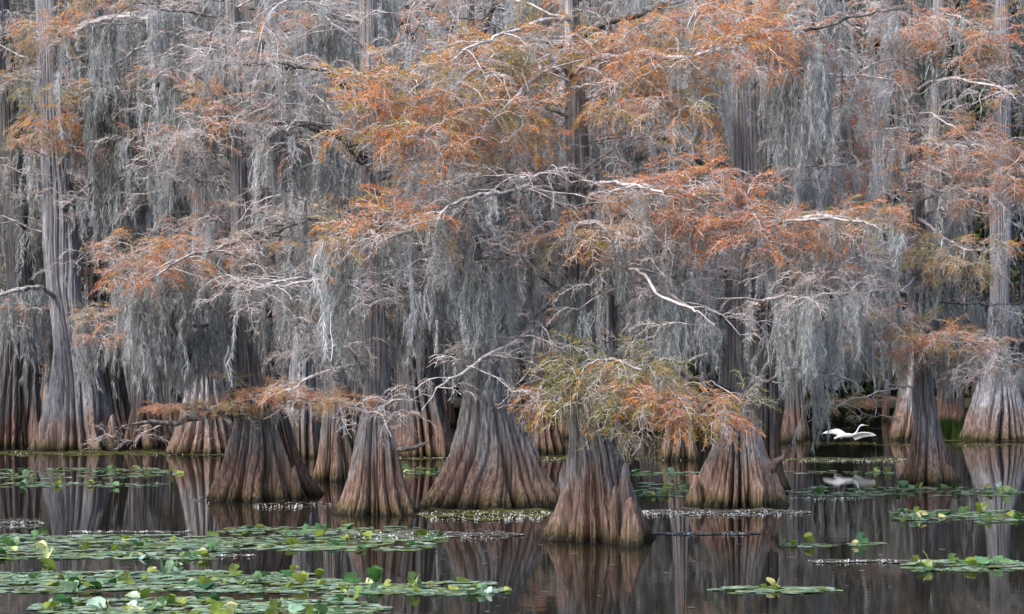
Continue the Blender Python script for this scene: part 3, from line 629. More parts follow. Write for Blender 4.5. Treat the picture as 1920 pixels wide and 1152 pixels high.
limb(E, [(1385, 335, 0), (1340, 310, -.6), (1290, 290, -1), (1250, 268, -1.2), (1190, 262, -1.4), (1110, 268, -1.2)], 7, 4, pale=.12, moss=24, mlen=(.5, 1.3), tone=.25, subs=6)
limb(E, [(1400, 160, 0), (1440, 130, -1), (1500, 128, -1.6), (1550, 118, -2)], 5, 3, pale=.3, moss=24, mlen=(.6, 2.2), tone=.62)
limb(E, [(1400, 120, 0), (1350, 130, -1), (1300, 150, -1.6)], 5, 3, pale=.3, moss=22, mlen=(.6, 1.8), tone=.55)
limb(E, [(1400, 430, 0), (1450, 420, -1), (1520, 412, -1.8), (1600, 412, -2.4), (1660, 430, -3)], 6, 3, pale=.6, moss=5, mlen=(.3, 1), blobs=[
    (1470, 435, 62, 38, -1.5, 34, 1.9, RU + .02), (1550, 420, 75, 30, -2, 30, 1.8, OR + .1), (1640, 425, 60, 28, -3, 22, 1.5, OR), (1500, 470, 60, 24, -1.8, 20, 1.4, RU)])
limb(E, [(1385, 600, 0), (1420, 570, -1), (1460, 556, -1.6), (1520, 560, -2), (1600, 548, -2.6)], 3.4, 1.8, pale=.75, moss=30, mlen=(.5, 1.7), tone=.66, twigs=1, subs=12, tpale=.95, blobs=[(1560, 530, 90, 26, -2.4, 20, .4, RU)])
limb(E, [(1385, 520, 0), (1330, 505, -1), (1270, 490, -1.6), (1210, 480, -2)], 5, 3, moss=34, mlen=(.7, 2.1), tone=.55, subs=8)
limb(E, [(1390, 600, 0), (1340, 585, -.8), (1300, 590, -1.2)], 4, 2, pale=.2, moss=12, mlen=(.4, 1.4))
limb(E, [(1390, 745, 0), (1340, 722, -.8), (1290, 708, -1.2), (1240, 690, -1.4)], 6, 3, pale=.15, moss=3, mlen=(.2, .5), blobs=[(1290, 735, 45, 22, -1.4, 14, 1.6, OR), (1385, 760, 30, 26, -1.6, 16, 1.5, .06)])
limb(E, [(1395, 700, 0), (1440, 715, -.6), (1480, 690, -1), (1560, 700, -1.4), (1610, 722, -1.8)], 4, 2, pale=.5, moss=3, mlen=(.2, .6), subs=4)
limb(E, [(1380, 760, .2), (1400, 725, -.4), (1440, 700, -.8)], 3, 2, pale=.45, moss=1, subs=1)
auto_limbs(E, -40, 520, 11, (1.0, 2.8), az=[.3, 2.8], moss=18, mlen=(.6, 1.9), foli=.1, tint=.6, tone=.55)
auto_limbs(E2, -20, 700, 12, (1.0, 2.8), moss=18, mlen=(.6, 1.9), tone=.5)
limb(E2, [(1440, 640, 0), (1480, 628, -1), (1536, 634, -2.4)], 4, 2.5, pale=.3, moss=3, mlen=(.3, .6))
# the long single beard
mb = MB(); q = E2.px(1536, 636, -2.4)
moss_at(mb, q + RG.normal(0, .07, (14, 3)) * [1, 1, .5], RG.uniform(1.6, 2.45, 14), 'N', .6, .8)
mb.add(*(lambda t: (t.v[0], t.f[0]))((lambda t: (tube(t, [q + [0, 0, .15], q + [0, 0, -.05]], [.02, .02], 5), t)[1])(MB())))
tag(mb.build('spanish_moss', M['moss'], None, q), 'longest single beard of grey moss hanging left of the egret', 'moss')
mb = MB(); q = Ft.px(1512, 752, -1)
pts = q + np.outer(np.linspace(0, 1, 9), [-.35, 0, -1.05]) + RG.normal(0, .02, (9, 3))
moss_at(mb, pts, RG.uniform(.25, .5, 9), 'N', .62, .6); tube(mb, pts, .012, 4)
tag(mb.build('spanish_moss', M['moss'], None, q), 'small slanting tuft of moss dangling near the water left of the egret', 'moss')

# white-branched small tree on the right
FB = [(1700, 60, 100, 55, 60, BR), ]
def fl(px, r0, r1, **kw):
    r0 *= .62; r1 *= .7; kw.setdefault('pale', .85)
    kw.setdefault('tpale', .9); kw.setdefault('moss', 3); kw.setdefault('mlen', (.3, .9)); return limb(Ft, px, r0, r1, **kw)
fl([(1718, 95, 0), (1680, 70, -1), (1640, 50, -1.6)], 4, 2, blobs=[(1690, 70, 80, 42, -1, 34, 1.3, BR - .1), (1620, 30, 60, 30, -1.6, 20, .7, BR)])
fl([(1718, 100, 0), (1760, 70, -1), (1800, 30, -1.4)], 4, 2, blobs=[(1780, 60, 75, 42, -1, 32, 1.3, BR - .08), (1830, 110, 50, 34, -1.4, 18, .9, OR + .1)])
fl([(1718, 90, 0), (1690, 62, -.4), (1650, 45, -.8)], 3.5, 2)
fl([(1718, 110, 0), (1760, 92, -.8), (1800, 80, -1.2), (1850, 60, -1.6)], 4, 2, blobs=[(1850, 80, 45, 30, -1.6, 16, 1.5, OR + .06)])
fl([(1720, 130, 0), (1680, 115, -.8), (1640, 120, -1.2), (1600, 145, -1.6)], 4, 2, blobs=[(1640, 150, 62, 36, -1.2, 26, 1.1, BR - .06), (1580, 190, 45, 30, -1.6, 16, 1, BR - .1)])
fl([(1720, 175, 0), (1770, 156, -1), (1820, 163, -1.6), (1890, 175, -2.2), (1915, 195, -2.3)], 4.5, 2, subs=10, twigs=1, blobs=[(1890, 185, 36, 18, -2.2, 10, 1.2, OR)])
fl([(1718, 175, 0), (1680, 170, -.8), (1630, 190, -1.4), (1580, 220, -1.8)], 4, 2, blobs=[(1600, 215, 60, 28, -1.6, 20, 1.1, BR - .2), (1560, 250, 50, 28, -2, 18, 1.3, OR + .04)])
fl([(1720, 210, 0), (1760, 215, -.8), (1800, 240, -1.2), (1830, 280, -1.6)], 4, 2, subs=8, twigs=1, blobs=[(1840, 270, 62, 34, -1.4, 24, 1.2, BR - .16), (1800, 225, 50, 26, -1, 14, .8, OL + .1)])
fl([(1718, 248, 0), (1690, 243, -.8), (1640, 246, -1.2), (1580, 258, -1.8)], 5, 2.2, blobs=[(1640, 275, 75, 34, -1.4, 34, 1.5, BR - .12), (1580, 290, 50, 26, -1.8, 20, 1.4, OR), (1530, 285, 30, 24, -2, 10, 1.2, OR)])
fl([(1722, 275, 0), (1760, 272, -.8), (1820, 280, -1.4), (1890, 320, -2)], 4, 2, blobs=[(1820, 300, 80, 34, -1.4, 34, 1.3, BR - .14), (1890, 330, 40, 36, -2, 20, 1.6, OR + .1)])
fl([(1722, 300, 0), (1760, 325, -.8), (1800, 345, -1.2)], 4, 2, subs=8, twigs=1, blobs=[(1760, 350, 70, 40, -1.2, 26, .5, BR), (1850, 370, 60, 34, -1.8, 20, .8, BR - .1)])
fl([(1718, 300, 0), (1680, 320, -.8), (1620, 330, -1.4), (1560, 350, -2)], 4, 2, blobs=[(1620, 340, 75, 34, -1.4, 30, 1.4, BR - .1), (1560, 365, 50, 28, -2, 16, 1.2, RU), (1500, 370, 50, 22, -2.2, 12, .6, RU)])
fl([(1722, 410, 0), (1760, 440, -.8), (1800, 465, -1.4), (1850, 470, -2)], 6, 2.5, moss=6, pale=.7, blobs=[(1790, 480, 90, 34, -1.4, 46, 1.7, OL + .14), (1870, 470, 45, 24, -2, 16, .5, OR), (1800, 515, 70, 24, -1.6, 22, 1.3, OL + .2)])
fl([(1720, 440, 0), (1670, 460, -1), (1610, 480, -1.6), (1540, 510, -2.2)], 5, 2, subs=10, twigs=1, moss=8, mlen=(.4, 1.2), blobs=[(1640, 500, 80, 22, -1.4, 22, .6, RU - .1), (1570, 520, 50, 16, -2, 12, .4, RU)])
fl([(1720, 520, 0), (1690, 540, -1), (1640, 545, -1.6), (1580, 560, -2)], 4, 2, subs=10, twigs=1, moss=24, mlen=(.4, 1.4), tone=.62)
fl([(1722, 640, 0), (1760, 625, -1), (1810, 640, -1.6), (1860, 665, -2.2), (1915, 690, -2.6)], 5, 2, moss=18, mlen=(.3, 1), pale=.6, blobs=[(1740, 640, 90, 26, -1.2, 50, 1.5, OL + .2), (1820, 650, 60, 24, -1.8, 30, 1.2, OL + .25), (1870, 690, 55, 34, -2.4, 34, .0, OR), (1830, 710, 50, 24, -2, 22, 0, OR)])
fl([(1718, 640, 0), (1680, 620, -1), (1630, 640, -1.6), (1590, 680, -2)], 4, 2, moss=12, mlen=(.4, 1.1), blobs=[(1620, 650, 55, 45, -1.6, 32, 1.1, BR - .16), (1660, 600, 60, 26, -1.2, 18, .5, BR), (1680, 680, 40, 26, -1.2, 18, 1, OR)])
fl([(1715, 730, 0), (1680, 725, -1), (1620, 740, -1.6), (1570, 762, -2)], 3, 1.6, moss=0, blobs=[(1580, 760, 46, 16, -1.8, 22, 1.6, OL + .15), (1640, 756, 44, 14, -1.4, 18, 1.6, OR), (1640, 785, 46, 12, -1.4, 10, .9, OL)])
auto_limbs(Ft, 380, 700, 6, (.8, 2.4), moss=20, mlen=(.5, 1.5), tone=.55)

# ------------------------------------------------------------------ mossy boughs of the second row
limb(G, [(95, 150, 0), (130, 130, -1), (190, 100, -1.6), (240, 60, -2), (290, 0, -2.4)], 4, 3, pale=.4, moss=8, blobs=[(85, 60, 60, 26, -2, 22, 1.6, OR), (95, 85, 40, 36, -2, 20, 1.5, GOLD), (185, 20, 70, 26, -2, 26, 1.6, OR)])
limb(G, [(100, 330, 0), (160, 230, -2), (215, 150, -2.6), (280, 90, -3)], 5, 3, pale=.4, moss=8, blobs=[(95, 178, 60, 18, -3.4, 34, 2.6, GOLD - .1), (150, 165, 50, 22, -3, 22, 1.8, OR), (90, 250, 60, 30, -3, 30, 1.8, OR - .03), (150, 230, 45, 34, -2.4, 18, 1.4, OR + .06), (45, 275, 22, 16, -3.4, 12, 2.6, OL - .05)])
limb(G, [(110, 60, 0), (160, 45, -1.6), (230, 34, -2.6), (290, 38, -3), (390, 44, -3.4)], 5, 4, pale=.6, moss=24, mlen=(.6, 2), tone=.5)
limb(G, [(110, 400, 0), (150, 360, -1.6), (200, 310, -2.2), (250, 300, -2.8), (300, 330, -3)], 5, 3, pale=.4, moss=26, mlen=(.6, 2.4), tone=.4, blobs=[(110, 370, 60, 18, -2.2, 22, .2, RU), (170, 320, 50, 18, -2.2, 16, .3, RU), (200, 285, 40, 16, -2.4, 12, .5, OL)])
limb(G, [(110, 560, 0), (70, 540, -1.4), (20, 545, -2), (-40, 560, -2)], 5, 3, moss=34, mlen=(.8, 2.6), tone=.55, blobs=[(40, 580, 50, 14, -2, 14, .9, RU), (20, 610, 40, 14, -2, 12, 1, OR)])
limb(G, [(130, 610, 0), (160, 590, -1.4), (200, 600, -2)], 5, 3, moss=30, mlen=(.5, 1.6), tone=.5)
limb(G, [(110, 210, 0), (200, 150, -3), (260, 130, -4), (360, 120, -4)], 6, 5, pale=.1, moss=40, mlen=(1., 2.8), tone=.22, subs=10)
for T_, ylo, n in ((G, 420, 12), (Hh, 460, 10), (O, 420, 9), (K, 440, 9), (K2, 440, 9)):
    auto_limbs(T_, -60, ylo, n, (1.4, 3.8), moss=9, mlen=(.6, 2.4), tone=U(.25, .5), subs=6, foli=.38, tint=.66, twig=1, az=[.4, 2.75])
for T_, ylo, n in ((I_, 700, 20), (I2, 720, 24), (J, 720, 26), (Nn, 700, 24), (A2, 640, 22), (Mm, 700, 26), (Pp, 700, 16), (R_, 720, 8), (S_, 720, 26), (Xx, 700, 26)):
    auto_limbs(T_, -60, ylo, int(n * .62), (1.4, 4.0), moss=9, mlen=(.7, 2.8), tone=U(.22, .5), subs=6, foli=.36, tint=.68, twig=1)
# a fallen trunk
mb = MB(); D0 = dep(800)
tube(mb, jitter_path(spline([P(1750, 752, D0 + .8), P(1775, 768, D0), P(1800, 792, D0 - .6), P(1812, 808, D0 - .8)], 24), .02), np.linspace(.16, .26, 24), 16, cap=True)
b0 = P(1790, 800, D0); b0[2] = 0
tag(mb.build('fallen_trunk', M['bark'], None, b0, smooth=True), 'short leaning trunk slanting into the bank behind the small tangled tree', 'log')

# ------------------------------------------------------------------ cypress knees
def knee(x, yb, w, h, label, seed, lean=0, tip=True):
    rng = np.random.default_rng(seed); D = dep(yb); k = D / F; nz, nth = 40, 48
    s = np.linspace(0, 1, nz)[:, None]; th = np.linspace(0, 2 * math.pi, nth, endpoint=False)[None]
    prof = (1 - s) ** .5 * .35 + .65 * np.sqrt(np.clip(1 - s ** 4, 0, 1)) * (1 - .42 * s)
    r = w / 2 * k * prof * (1 - .10 * (1 - np.abs(np.sin(2.5 * th + rng.uniform(0, 6) + s)) ** .6) + .04 * np.sin(7 * th + 3 * s * 4)) + rng.normal(0, .004, (nz, nth))
    r *= 1 + .06 * np.sin(s * 9 + rng.uniform(0, 6) + th)
    c = P(x, yb, D); zt = h * k
    X = c[0] + lean * k * s + r * np.cos(th); Y = D + r * np.sin(th); Z = np.broadcast_to(-.2 + (zt + .2) * s, X.shape)
    mb = MB(); i = np.arange(nz - 1)[:, None] * nth; j = np.arange(nth)[None]; kk = (j + 1) % nth
    mb.add(np.stack([X, Y, Z], -1).reshape(-1, 3), np.stack([i + j, i + kk, i + nth + kk, i + nth + j], -1).reshape(-1, 4))
    o = mb.build('cypress_knee', M['bark'], None, np.array([c[0], D, 0]), smooth=True)
    return tag(o, label, 'cypress knee', 'cypress knees')
knee(1186, 1023, 50, 92, 'stout cypress knee with a pinkish tip at the nearest tree, right side', 1, -4)
knee(1170, 1017, 40, 152, 'tallest cypress knee, rising behind the stout pink-tipped one', 2, 3)
knee(1152, 1019, 22, 110, 'thin cypress knee squeezed in between the tall knee and the nearest trunk', 3, 0)
knee(556, 936, 26, 64, 'pale knee standing in the hollow of the dark leaning snag', 4, -4)
knee(1474, 830, 24, 62, 'dark pointed knee in the shade left of the egret', 5)
knee(1500, 828, 18, 40, 'low dark knee beside the pointed one, left of the egret', 6)
knee(205, 843, 30, 66, 'knee pressed against the right side of the huge left trunk', 7, 6)
knee(64, 846, 14, 26, 'small round knee in the gap between the two leftmost trunks', 8)
knee(812, 858, 18, 42, 'stubby knee left of the broadest foot, far bank', 9)
knee(1304, 948, 34, 60, 'dark low knee at the left foot of the knotted tree', 10)
knee(280, 842, 26, 52, 'curling knee on the far bank below the moss curtain', 11, -6)
knee(330, 848, 22, 44, 'lumpy knee beside the wide low foot with curling roots', 12, 8)
# broken stub at the knotted tree
mb = MB(); D0 = E.D
pth = jitter_path(spline([P(1425, 905, D0 + .3), P(1448, 880, D0 - .2), P(1462, 858, D0 - .3), P(1470, 846, D0 - .35)], 14), .02)
tube(mb, pth, np.linspace(.13, .035, 14), 12, cap=True)
mb.build('stub', M['bark_dark'], E.e, E.base, smooth=True)

# fine arching boughs everywhere
for T_, a_, b_, n_, lf_ in ((A, -40, 600, 9, .35), (B, 200, 660, 9, .2), (C, -30, 600, 12, .4), (D_, -30, 540, 13, .4), (E, -30, 620, 10, .35), (E2, 60, 640, 6, .2), (D2, 60, 620, 6, .2), (G, 0, 620, 8, .4), (Hh, 60, 640, 6, .3), (K2, 40, 560, 5, .2), (Ft, 60, 560, 4, .5)):
    arch_limbs(T_, a_, b_, int(n_ * 1.15), leafy=lf_ + .22)
# broad-leaved evergreens in the shade behind
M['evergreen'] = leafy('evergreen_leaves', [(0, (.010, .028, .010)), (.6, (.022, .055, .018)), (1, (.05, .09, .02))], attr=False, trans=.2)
def evergreen(x, y, d, rx, ry, label):
    c = P(x, y, d); b = np.array([c[0], d, .1]); e = empty('evergreen_tree', tuple(b), label, 'tree', 'dark evergreens in the shade'); k = d / F
    mb = MB(); tube(mb, jitter_path(spline([b - [0, 0, .4], b + [.2, 0, c[2] * .5], c], 14), .05), np.linspace(.18, .05, 14), 8)
    for _ in range(9):
        q = c + RG.normal(0, .4, 3) * [rx * k, 1, ry * k]; tube(mb, [b + [0, 0, c[2] * U(.5, .9)], (c + q) / 2, q], [.05, .03, .01], 5)
    mb.build('trunk', M['bark_dark'], e, b)
    mb = MB(); cl = c + RG.normal(0, .5, (70, 3)) * [rx * k, rx * k * .6, ry * k]; n = 9000
    p = cl[RG.integers(0, 70, n)] + RG.normal(0, .28, (n, 3)); d1 = RG.normal(0, 1, (n, 3)); d1 /= np.linalg.norm(d1, axis=1, keepdims=True); d2 = np.cross(d1, RG.normal(0, 1, (n, 3))); d2 /= np.linalg.norm(d2, axis=1, keepdims=True)
    s = RG.uniform(.05, .11, (n, 1)); mb.add(np.stack([p - d1 * s, p + d2 * s * .5, p + d1 * s, p - d2 * s * .5], 1).reshape(-1, 3), np.arange(4 * n).reshape(-1, 4)); mb.build('foliage', M['evergreen'], e, b)
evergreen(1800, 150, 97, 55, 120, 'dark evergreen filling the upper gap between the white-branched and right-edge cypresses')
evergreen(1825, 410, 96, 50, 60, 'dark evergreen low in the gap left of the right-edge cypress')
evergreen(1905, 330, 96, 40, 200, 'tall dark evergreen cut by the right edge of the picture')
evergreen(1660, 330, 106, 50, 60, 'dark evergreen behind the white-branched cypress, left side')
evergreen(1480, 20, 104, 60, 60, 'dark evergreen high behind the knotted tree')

# long sweeping limbs that show in front of the moss
for T_, pts_, a_, b_, pl_ in (
    (A, [(1070, 36, 0), (1040, 38, -1.6), (957, 50, -3), (890, 80, -3.6), (833, 117, -4)], 4, 2, .75),
    (A, [(1080, 352, 0), (1035, 356, -2), (975, 358, -3), (915, 374, -3.4), (850, 408, -3.8), (815, 432, -4)], 4.5, 2.2, .5),
    (A, [(1080, 312, 0), (1040, 314, -2), (1000, 324, -2.8), (950, 336, -3.2)], 3.8, 2, .6),
    (A, [(1090, 350, 0), (1120, 343, -2), (1165, 340, -3), (1225, 352, -3.6), (1262, 368, -3.8)], 3.6, 1.8, .7),
    (A, [(1100, 492, 0), (1150, 486, -2), (1190, 505, -2.8), (1230, 548, -3.2), (1290, 572, -3.6), (1340, 610, -3.8)], 3.6, 1.6, .8),
    (C, [(690, 305, 0), (664, 282, -2), (630, 250, -3), (570, 232, -3.4), (490, 228, -3.6)], 5, 2.2, .12),
    (C, [(690, 172, 0), (655, 154, -2), (600, 136, -3), (520, 127, -3.4), (455, 124, -3.6)], 3.8, 1.8, .12),
    (C, [(692, 545, 0), (655, 530, -2), (590, 524, -2.8), (520, 533, -3.2), (455, 546, -3.6)], 3.4, 1.6, .8),
    (D_, [(450, 465, 0), (490, 438, -2), (535, 416, -2.8), (590, 406, -3.2), (650, 408, -3.4)], 3.6, 1.8, .2),
    (D_, [(450, 450, 0), (410, 462, -2.2), (350, 484, -3), (300, 508, -3.4), (262, 530, -3.6)], 3.4, 1.6, .6),
    (E, [(1400, 64, 0), (1470, 52, -2.4), (1547, 42, -3), (1600, 33, -3.4), (1647, 23, -3.6), (1712, 6, -3.8)], 4, 2.4, .15),
    (E, [(1385, 330, 0), (1350, 314, -2), (1305, 292, -2.8), (1262, 282, -3)], 4.5, 2.4, .12),
    (E, [(1400, 445, 0), (1450, 424, -2.4), (1530, 410, -3), (1620, 420, -3.6), (1660, 436, -3.8)], 3.6, 1.8, .6),
    (G, [(100, 190, 0), (150, 175, -3), (205, 140, -4), (285, 82, -4.4), (325, 50, -4.6)], 4, 2.2, .3),
    (G, [(105, 80, 0), (160, 52, -3), (220, 35, -4), (290, 36, -4.4), (400, 48, -4.8)], 4, 2.4, .65)):
    limb(T_, pts_, a_, b_, pale=pl_, moss=2.5, mlen=(.2, .7), twigs=1, subs=7, tpale=.85)
evergreen(1490, 70, 112, 60, 60, 'second dark evergreen high behind the knotted tree, right of the first')
# ================================================================== FAR TREES (prototypes copied with their parts)
def far_proto(k):
    rng = np.random.default_rng(900 + k); D = 100.0; kx = F / D
    w = rng.uniform(.9, 1.7) * kx; tw_ = rng.uniform(.22, .36) * kx; yb = Y0 + H * kx; lean = rng.uniform(-25, 25)
    prof = [(yb, CX - w / 2, CX + w / 2)]
    for f, ww in ((.03, .85), (.08, .62), (.14, .45), (.22, .34)): prof.append((yb - f * 950, CX - w * ww / 2 + lean * f, CX + w * ww / 2 + lean * f))
    for f in (.4, .7, 1.0): prof.append((yb - f * 950, CX - tw_ * (1.1 - f * .5) / 2 + lean * f, CX + tw_ * (1.1 - f * .5) / 2 + lean * f))
    class T: pass
    T = T(); T.D = D; T.lod = 'F'; T.base = np.array([0., D, 0.]); T.yb = yb
    T.e = empty('bald_cypress', tuple(T.base), None, 'cypress'); T.e['group'] = 'far cypresses crowding the back of the swamp'
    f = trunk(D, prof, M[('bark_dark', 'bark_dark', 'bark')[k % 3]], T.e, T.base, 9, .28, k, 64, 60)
    crown, ms, lf, cn = MB(), MB(), MB(), MB()
    for i in range(15):
        z = rng.uniform(3.6, 20.5); c, r = f(z); c = np.array([c, D, z]); a = rng.uniform(0, 6.28); ln = rng.uniform(1.2, 3.8)
        d = np.array([math.cos(a), math.sin(a), .12]); q = c + np.linspace(0, 1, 9)[:, None] * d * ln; q[:, 2] -= np.linspace(0, 1, 9) ** 2 * ln * rng.uniform(0, .3)
        q = jitter_path(q, .05, rng); tube(crown, q, np.linspace(.05, .012, 9), 4, rng.uniform(.05, .4))
        m = int(ln * 4.5); j = rng.integers(1, 9, m); p = q[j] + rng.normal(0, .16, (m, 3))
        lens = np.minimum(rng.uniform(.6, 3.0, m), np.maximum(p[:, 2] - rng.uniform(1.4, 2.6, m), .25))
        moss_at(ms, p, lens, 'F', rng.uniform(.05, .4), 1.5)
        if rng.random() < .45:
            m = 7; p = q[rng.integers(3, 9, m)] + rng.normal(0, .3, (m, 3)) * [1, 1, .4]
            spray_at(crown, lf, cn, p, rng.normal(0, 1, (m, 3)) * [1, 1, .2], rng.uniform(.5, .9, m), 2, np.full(m, rng.choice([.1, .2, .4, .55, .8])), .3)
    crown.build('crown', M['limb'], T.e, T.base); ms.build('hanging_moss', M['moss'], T.e, T.base); lf.build('foliage', M['leaf'], T.e, T.base)
    return T.e
protos = [far_proto(k) for k in range(6)]
near = sorted([(A, 'the nearest tree'), (B, 'the broadest foot'), (C, 'the slender tree'), (D_, 'the low-bough tree'), (E, 'the knotted tree'), (Ft, 'the small tangled tree'), (G, 'the huge left tree'), (O, 'the right-edge tree'), (Hh, 'the left-edge tree')], key=lambda t: t[0].base[0] / t[0].D)
spots = []
rs = random.Random(5)
for row, (d0, n) in enumerate(((90, 15), (99, 19), (110, 22), (123, 24))):
    W = 1920 * 1.16
    for i in range(n):
        x = -150 + W * (i + rs.uniform(.15, .85)) / n; d = d0 + rs.uniform(-4, 4)
        if 1530 < x < 1690 and d < 130 or 1775 < x < 1850: continue
        spots.append((x, d, row))
words_row = ('just behind the second row', 'in the middle distance', 'far back', 'at the very back')
cnt = {}
used = [False] * 6
for i, (x, d, row) in enumerate(spots):
    k = rs.randrange(6); p = protos[k]
    if not used[k]: o = p; used[k] = True; kids = None
    else:
        o = p.copy(); COL.objects.link(o)
        for ch in p.children:
            c = ch.copy(); COL.objects.link(c); c.parent = o
    o.location = ((x - CX) * d / F, d, 0); o.rotation_euler = (0, 0, rs.uniform(0, 6.28)); s = rs.uniform(.9, 1.2); o.scale = (s, s, rs.uniform(1.02, 1.2))
    t = min(near, key=lambda q: abs((q[0].base[0] / q[0].D * F + CX) - x)); tx = t[0].base[0] / t[0].D * F + CX
    key = ('left of ' if x < tx else 'right of ') + t[1] + ', ' + words_row[row]; cnt[key] = cnt.get(key, 0) + 1
    o['label'] = 'far moss-hung cypress ' + key + ('' if cnt[key] == 1 else (', further aside' if cnt[key] == 2 else ', outermost'))
    o['group'] = 'far cypresses crowding the back of the swamp'

# ================================================================== FAR WOODS, GROUND, WATER
mb = MB(); n = 190000
c = np.stack([RG.uniform(-62, 62, n), RG.uniform(136, 170, n), np.where(RG.random(n) < .25, RG.uniform(0, 7, n), RG.uniform(0, 31, n))], 1)
d1 = RG.normal(0, 1, (n, 3)); d1 /= np.linalg.norm(d1, axis=1, keepdims=True); d2 = np.cross(d1, RG.normal(0, 1, (n, 3))); d2 /= np.linalg.norm(d2, axis=1, keepdims=True)
s = RG.uniform(.24, .56, (n, 1)); V = np.stack([c - d1 * s, c + d2 * s * .7, c + d1 * s, c - d2 * s * .7], 1).reshape(-1, 3)
mb.add(V, np.arange(4 * n).reshape(-1, 4), np.repeat(np.clip(RG.normal(.3, .2, n), 0, 1), 4))
tag(mb.build('far_woods', M['woods'], None, (0, 0, 0)), kind='stuff')

m, nt = nodes('swamp_mud'); n1 = N(nt, 'ShaderNodeTexNoise'); n1.inputs['Scale'].default_value = .8; n1.inputs['Detail'].default_value = 8
geo = N(nt, 'ShaderNodeNewGeometry'); L(nt, geo.outputs['Position'], n1.inputs['Vector'])
r = ramp(nt, [(.3, (.02, .016, .01)), (.55, (.045, .04, .018)), (.7, (.05, .07, .02))]); L(nt, n1.outputs[0], r.inputs[0])
bs = N(nt, 'ShaderNodeBsdfPrincipled'); bs.inputs['Roughness'].default_value = .9; L(nt, r.outputs[0], bs.inputs['Base Color'])
o_ = N(nt, 'ShaderNodeOutputMaterial'); L(nt, bs.outputs[0], o_.inputs[0]); M['mud'] = m
# ground: lake bed rising to a bank, on to the horizon
nx, ny = 90, 160
xs = np.sign(np.linspace(-1, 1, nx)) * np.abs(np.linspace(-1, 1, nx)) ** 2 * 1500; ys = -60 + 1800 * np.linspace(0, 1, ny) ** 2.2
X, Y = np.meshgrid(xs, ys); Z = -.9 + np.clip((Y - 118) / 14, 0, 1) * 1.15 + np.clip((Y - 180) / 600, 0, 1) * 20 + RG.normal(0, .05, X.shape)
mb = MB(); i = np.arange(ny - 1)[:, None] * nx; j = np.arange(nx - 1)[None]
mb.add(np.stack([X, Y, Z], -1).reshape(-1, 3), np.stack([i + j, i + j + 1, i + nx + j + 1, i + nx + j], -1).reshape(-1, 4))
tag(mb.build('ground', M['mud'], None, (0, 0, 0), smooth=True), kind='structure')

m, nt = nodes('swamp_water'); geo = N(nt, 'ShaderNodeNewGeometry')
mp = N(nt, 'ShaderNodeMapping'); mp.inputs['Scale'].default_value = (.5, 2.0, 1); L(nt, geo.outputs['Position'], mp.inputs['Vector'])
n1 = N(nt, 'ShaderNodeTexNoise'); n1.inputs['Scale'].default_value = 1.6; n1.inputs['Detail'].default_value = 3; L(nt, mp.outputs[0], n1.inputs['Vector'])
bp = N(nt, 'ShaderNodeBump'); bp.inputs['Strength'].default_value = .022; bp.inputs['Distance'].default_value = .05; L(nt, n1.outputs[0], bp.inputs['Height'])
bs = N(nt, 'ShaderNodeBsdfPrincipled'); bs.inputs['Base Color'].default_value = (.010, .009, .006, 1); bs.inputs['Roughness'].default_value = .018; bs.inputs['IOR'].default_value = 1.25
L(nt, bp.outputs[0], bs.inputs['Normal']); reflection_dim = N(nt, 'ShaderNodeBsdfDiffuse'); reflection_dim.inputs[0].default_value = (.014, .012, .009, 1); mx = N(nt, 'ShaderNodeMixShader'); mx.inputs[0].default_value = .16  # dark diffuse mixed in to dim the water's reflections, no real surface layer
L(nt, bs.outputs[0], mx.inputs[1]); L(nt, reflection_dim.outputs[0], mx.inputs[2]); o_ = N(nt, 'ShaderNodeOutputMaterial'); L(nt, mx.outputs[0], o_.inputs[0])
mb = MB(); mb.add([(-300, -50, 0), (300, -50, 0), (300, 129, 0), (-300, 129, 0)], [[0, 1, 2, 3]])
tag(mb.build('water', m, None, (0, 0, 0)), kind='structure')

# ================================================================== FLOATING LEAVES
def pad_mat(name, stops, rough=.38):
    m, nt = nodes(name); oi = N(nt, 'ShaderNodeObjectInfo'); geo = N(nt, 'ShaderNodeNewGeometry')
    r = ramp(nt, stops); w = math_(nt, 'FRACT', math_(nt, 'ADD', oi.outputs['Random'], geo.outputs['Random Per Island'])); L(nt, w, r.inputs[0])
    n1 = N(nt, 'ShaderNodeTexNoise'); n1.inputs['Scale'].default_value = 14; L(nt, geo.outputs['Position'], n1.inputs['Vector'])
    col = mixc(nt, 'MULTIPLY', 1.0, r.outputs[0], rgb(nt, mapr(nt, n1.outputs[0], .3, .7, .7, 1.3)))
    b = N(nt, 'ShaderNodeBsdfPrincipled'); b.inputs['Roughness'].default_value = rough; L(nt, col, b.inputs['Base Color'])
    t = N(nt, 'ShaderNodeBsdfTranslucent'); L(nt, col, t.inputs[0]); mx = N(nt, 'ShaderNodeMixShader'); mx.inputs[0].default_value = .2
    L(nt, b.outputs[0], mx.inputs[1]); L(nt, t.outputs[0], mx.inputs[2]); o = N(nt, 'ShaderNodeOutputMaterial'); L(nt, mx.outputs[0], o.inputs[0]); return m
M['pad'] = pad_mat('lily_pad', [(0, (.11, .20, .13)), (.2, (.24, .33, .11)), (.35, (.20, .34, .23)), (.55, (.34, .47, .38)), (.7, (.26, .37, .15)), (.85, (.48, .58, .52)), (.93, (.14, .19, .05)), (1, (.24, .19, .09))], .22)  # lightened teal stops put the sky's pale sheen into the pad colour
M['green_leaf'] = pad_mat('green_lily_leaf', [(0, (.02, .075, .015)), (.5, (.06, .16, .04)), (1, (.14, .27, .12))])
M['olive_leaf'] = pad_mat('olive_lily_leaf', [(0, (.07, .11, .015)), (.5, (.16, .22, .02)), (1, (.24, .27, .05))])
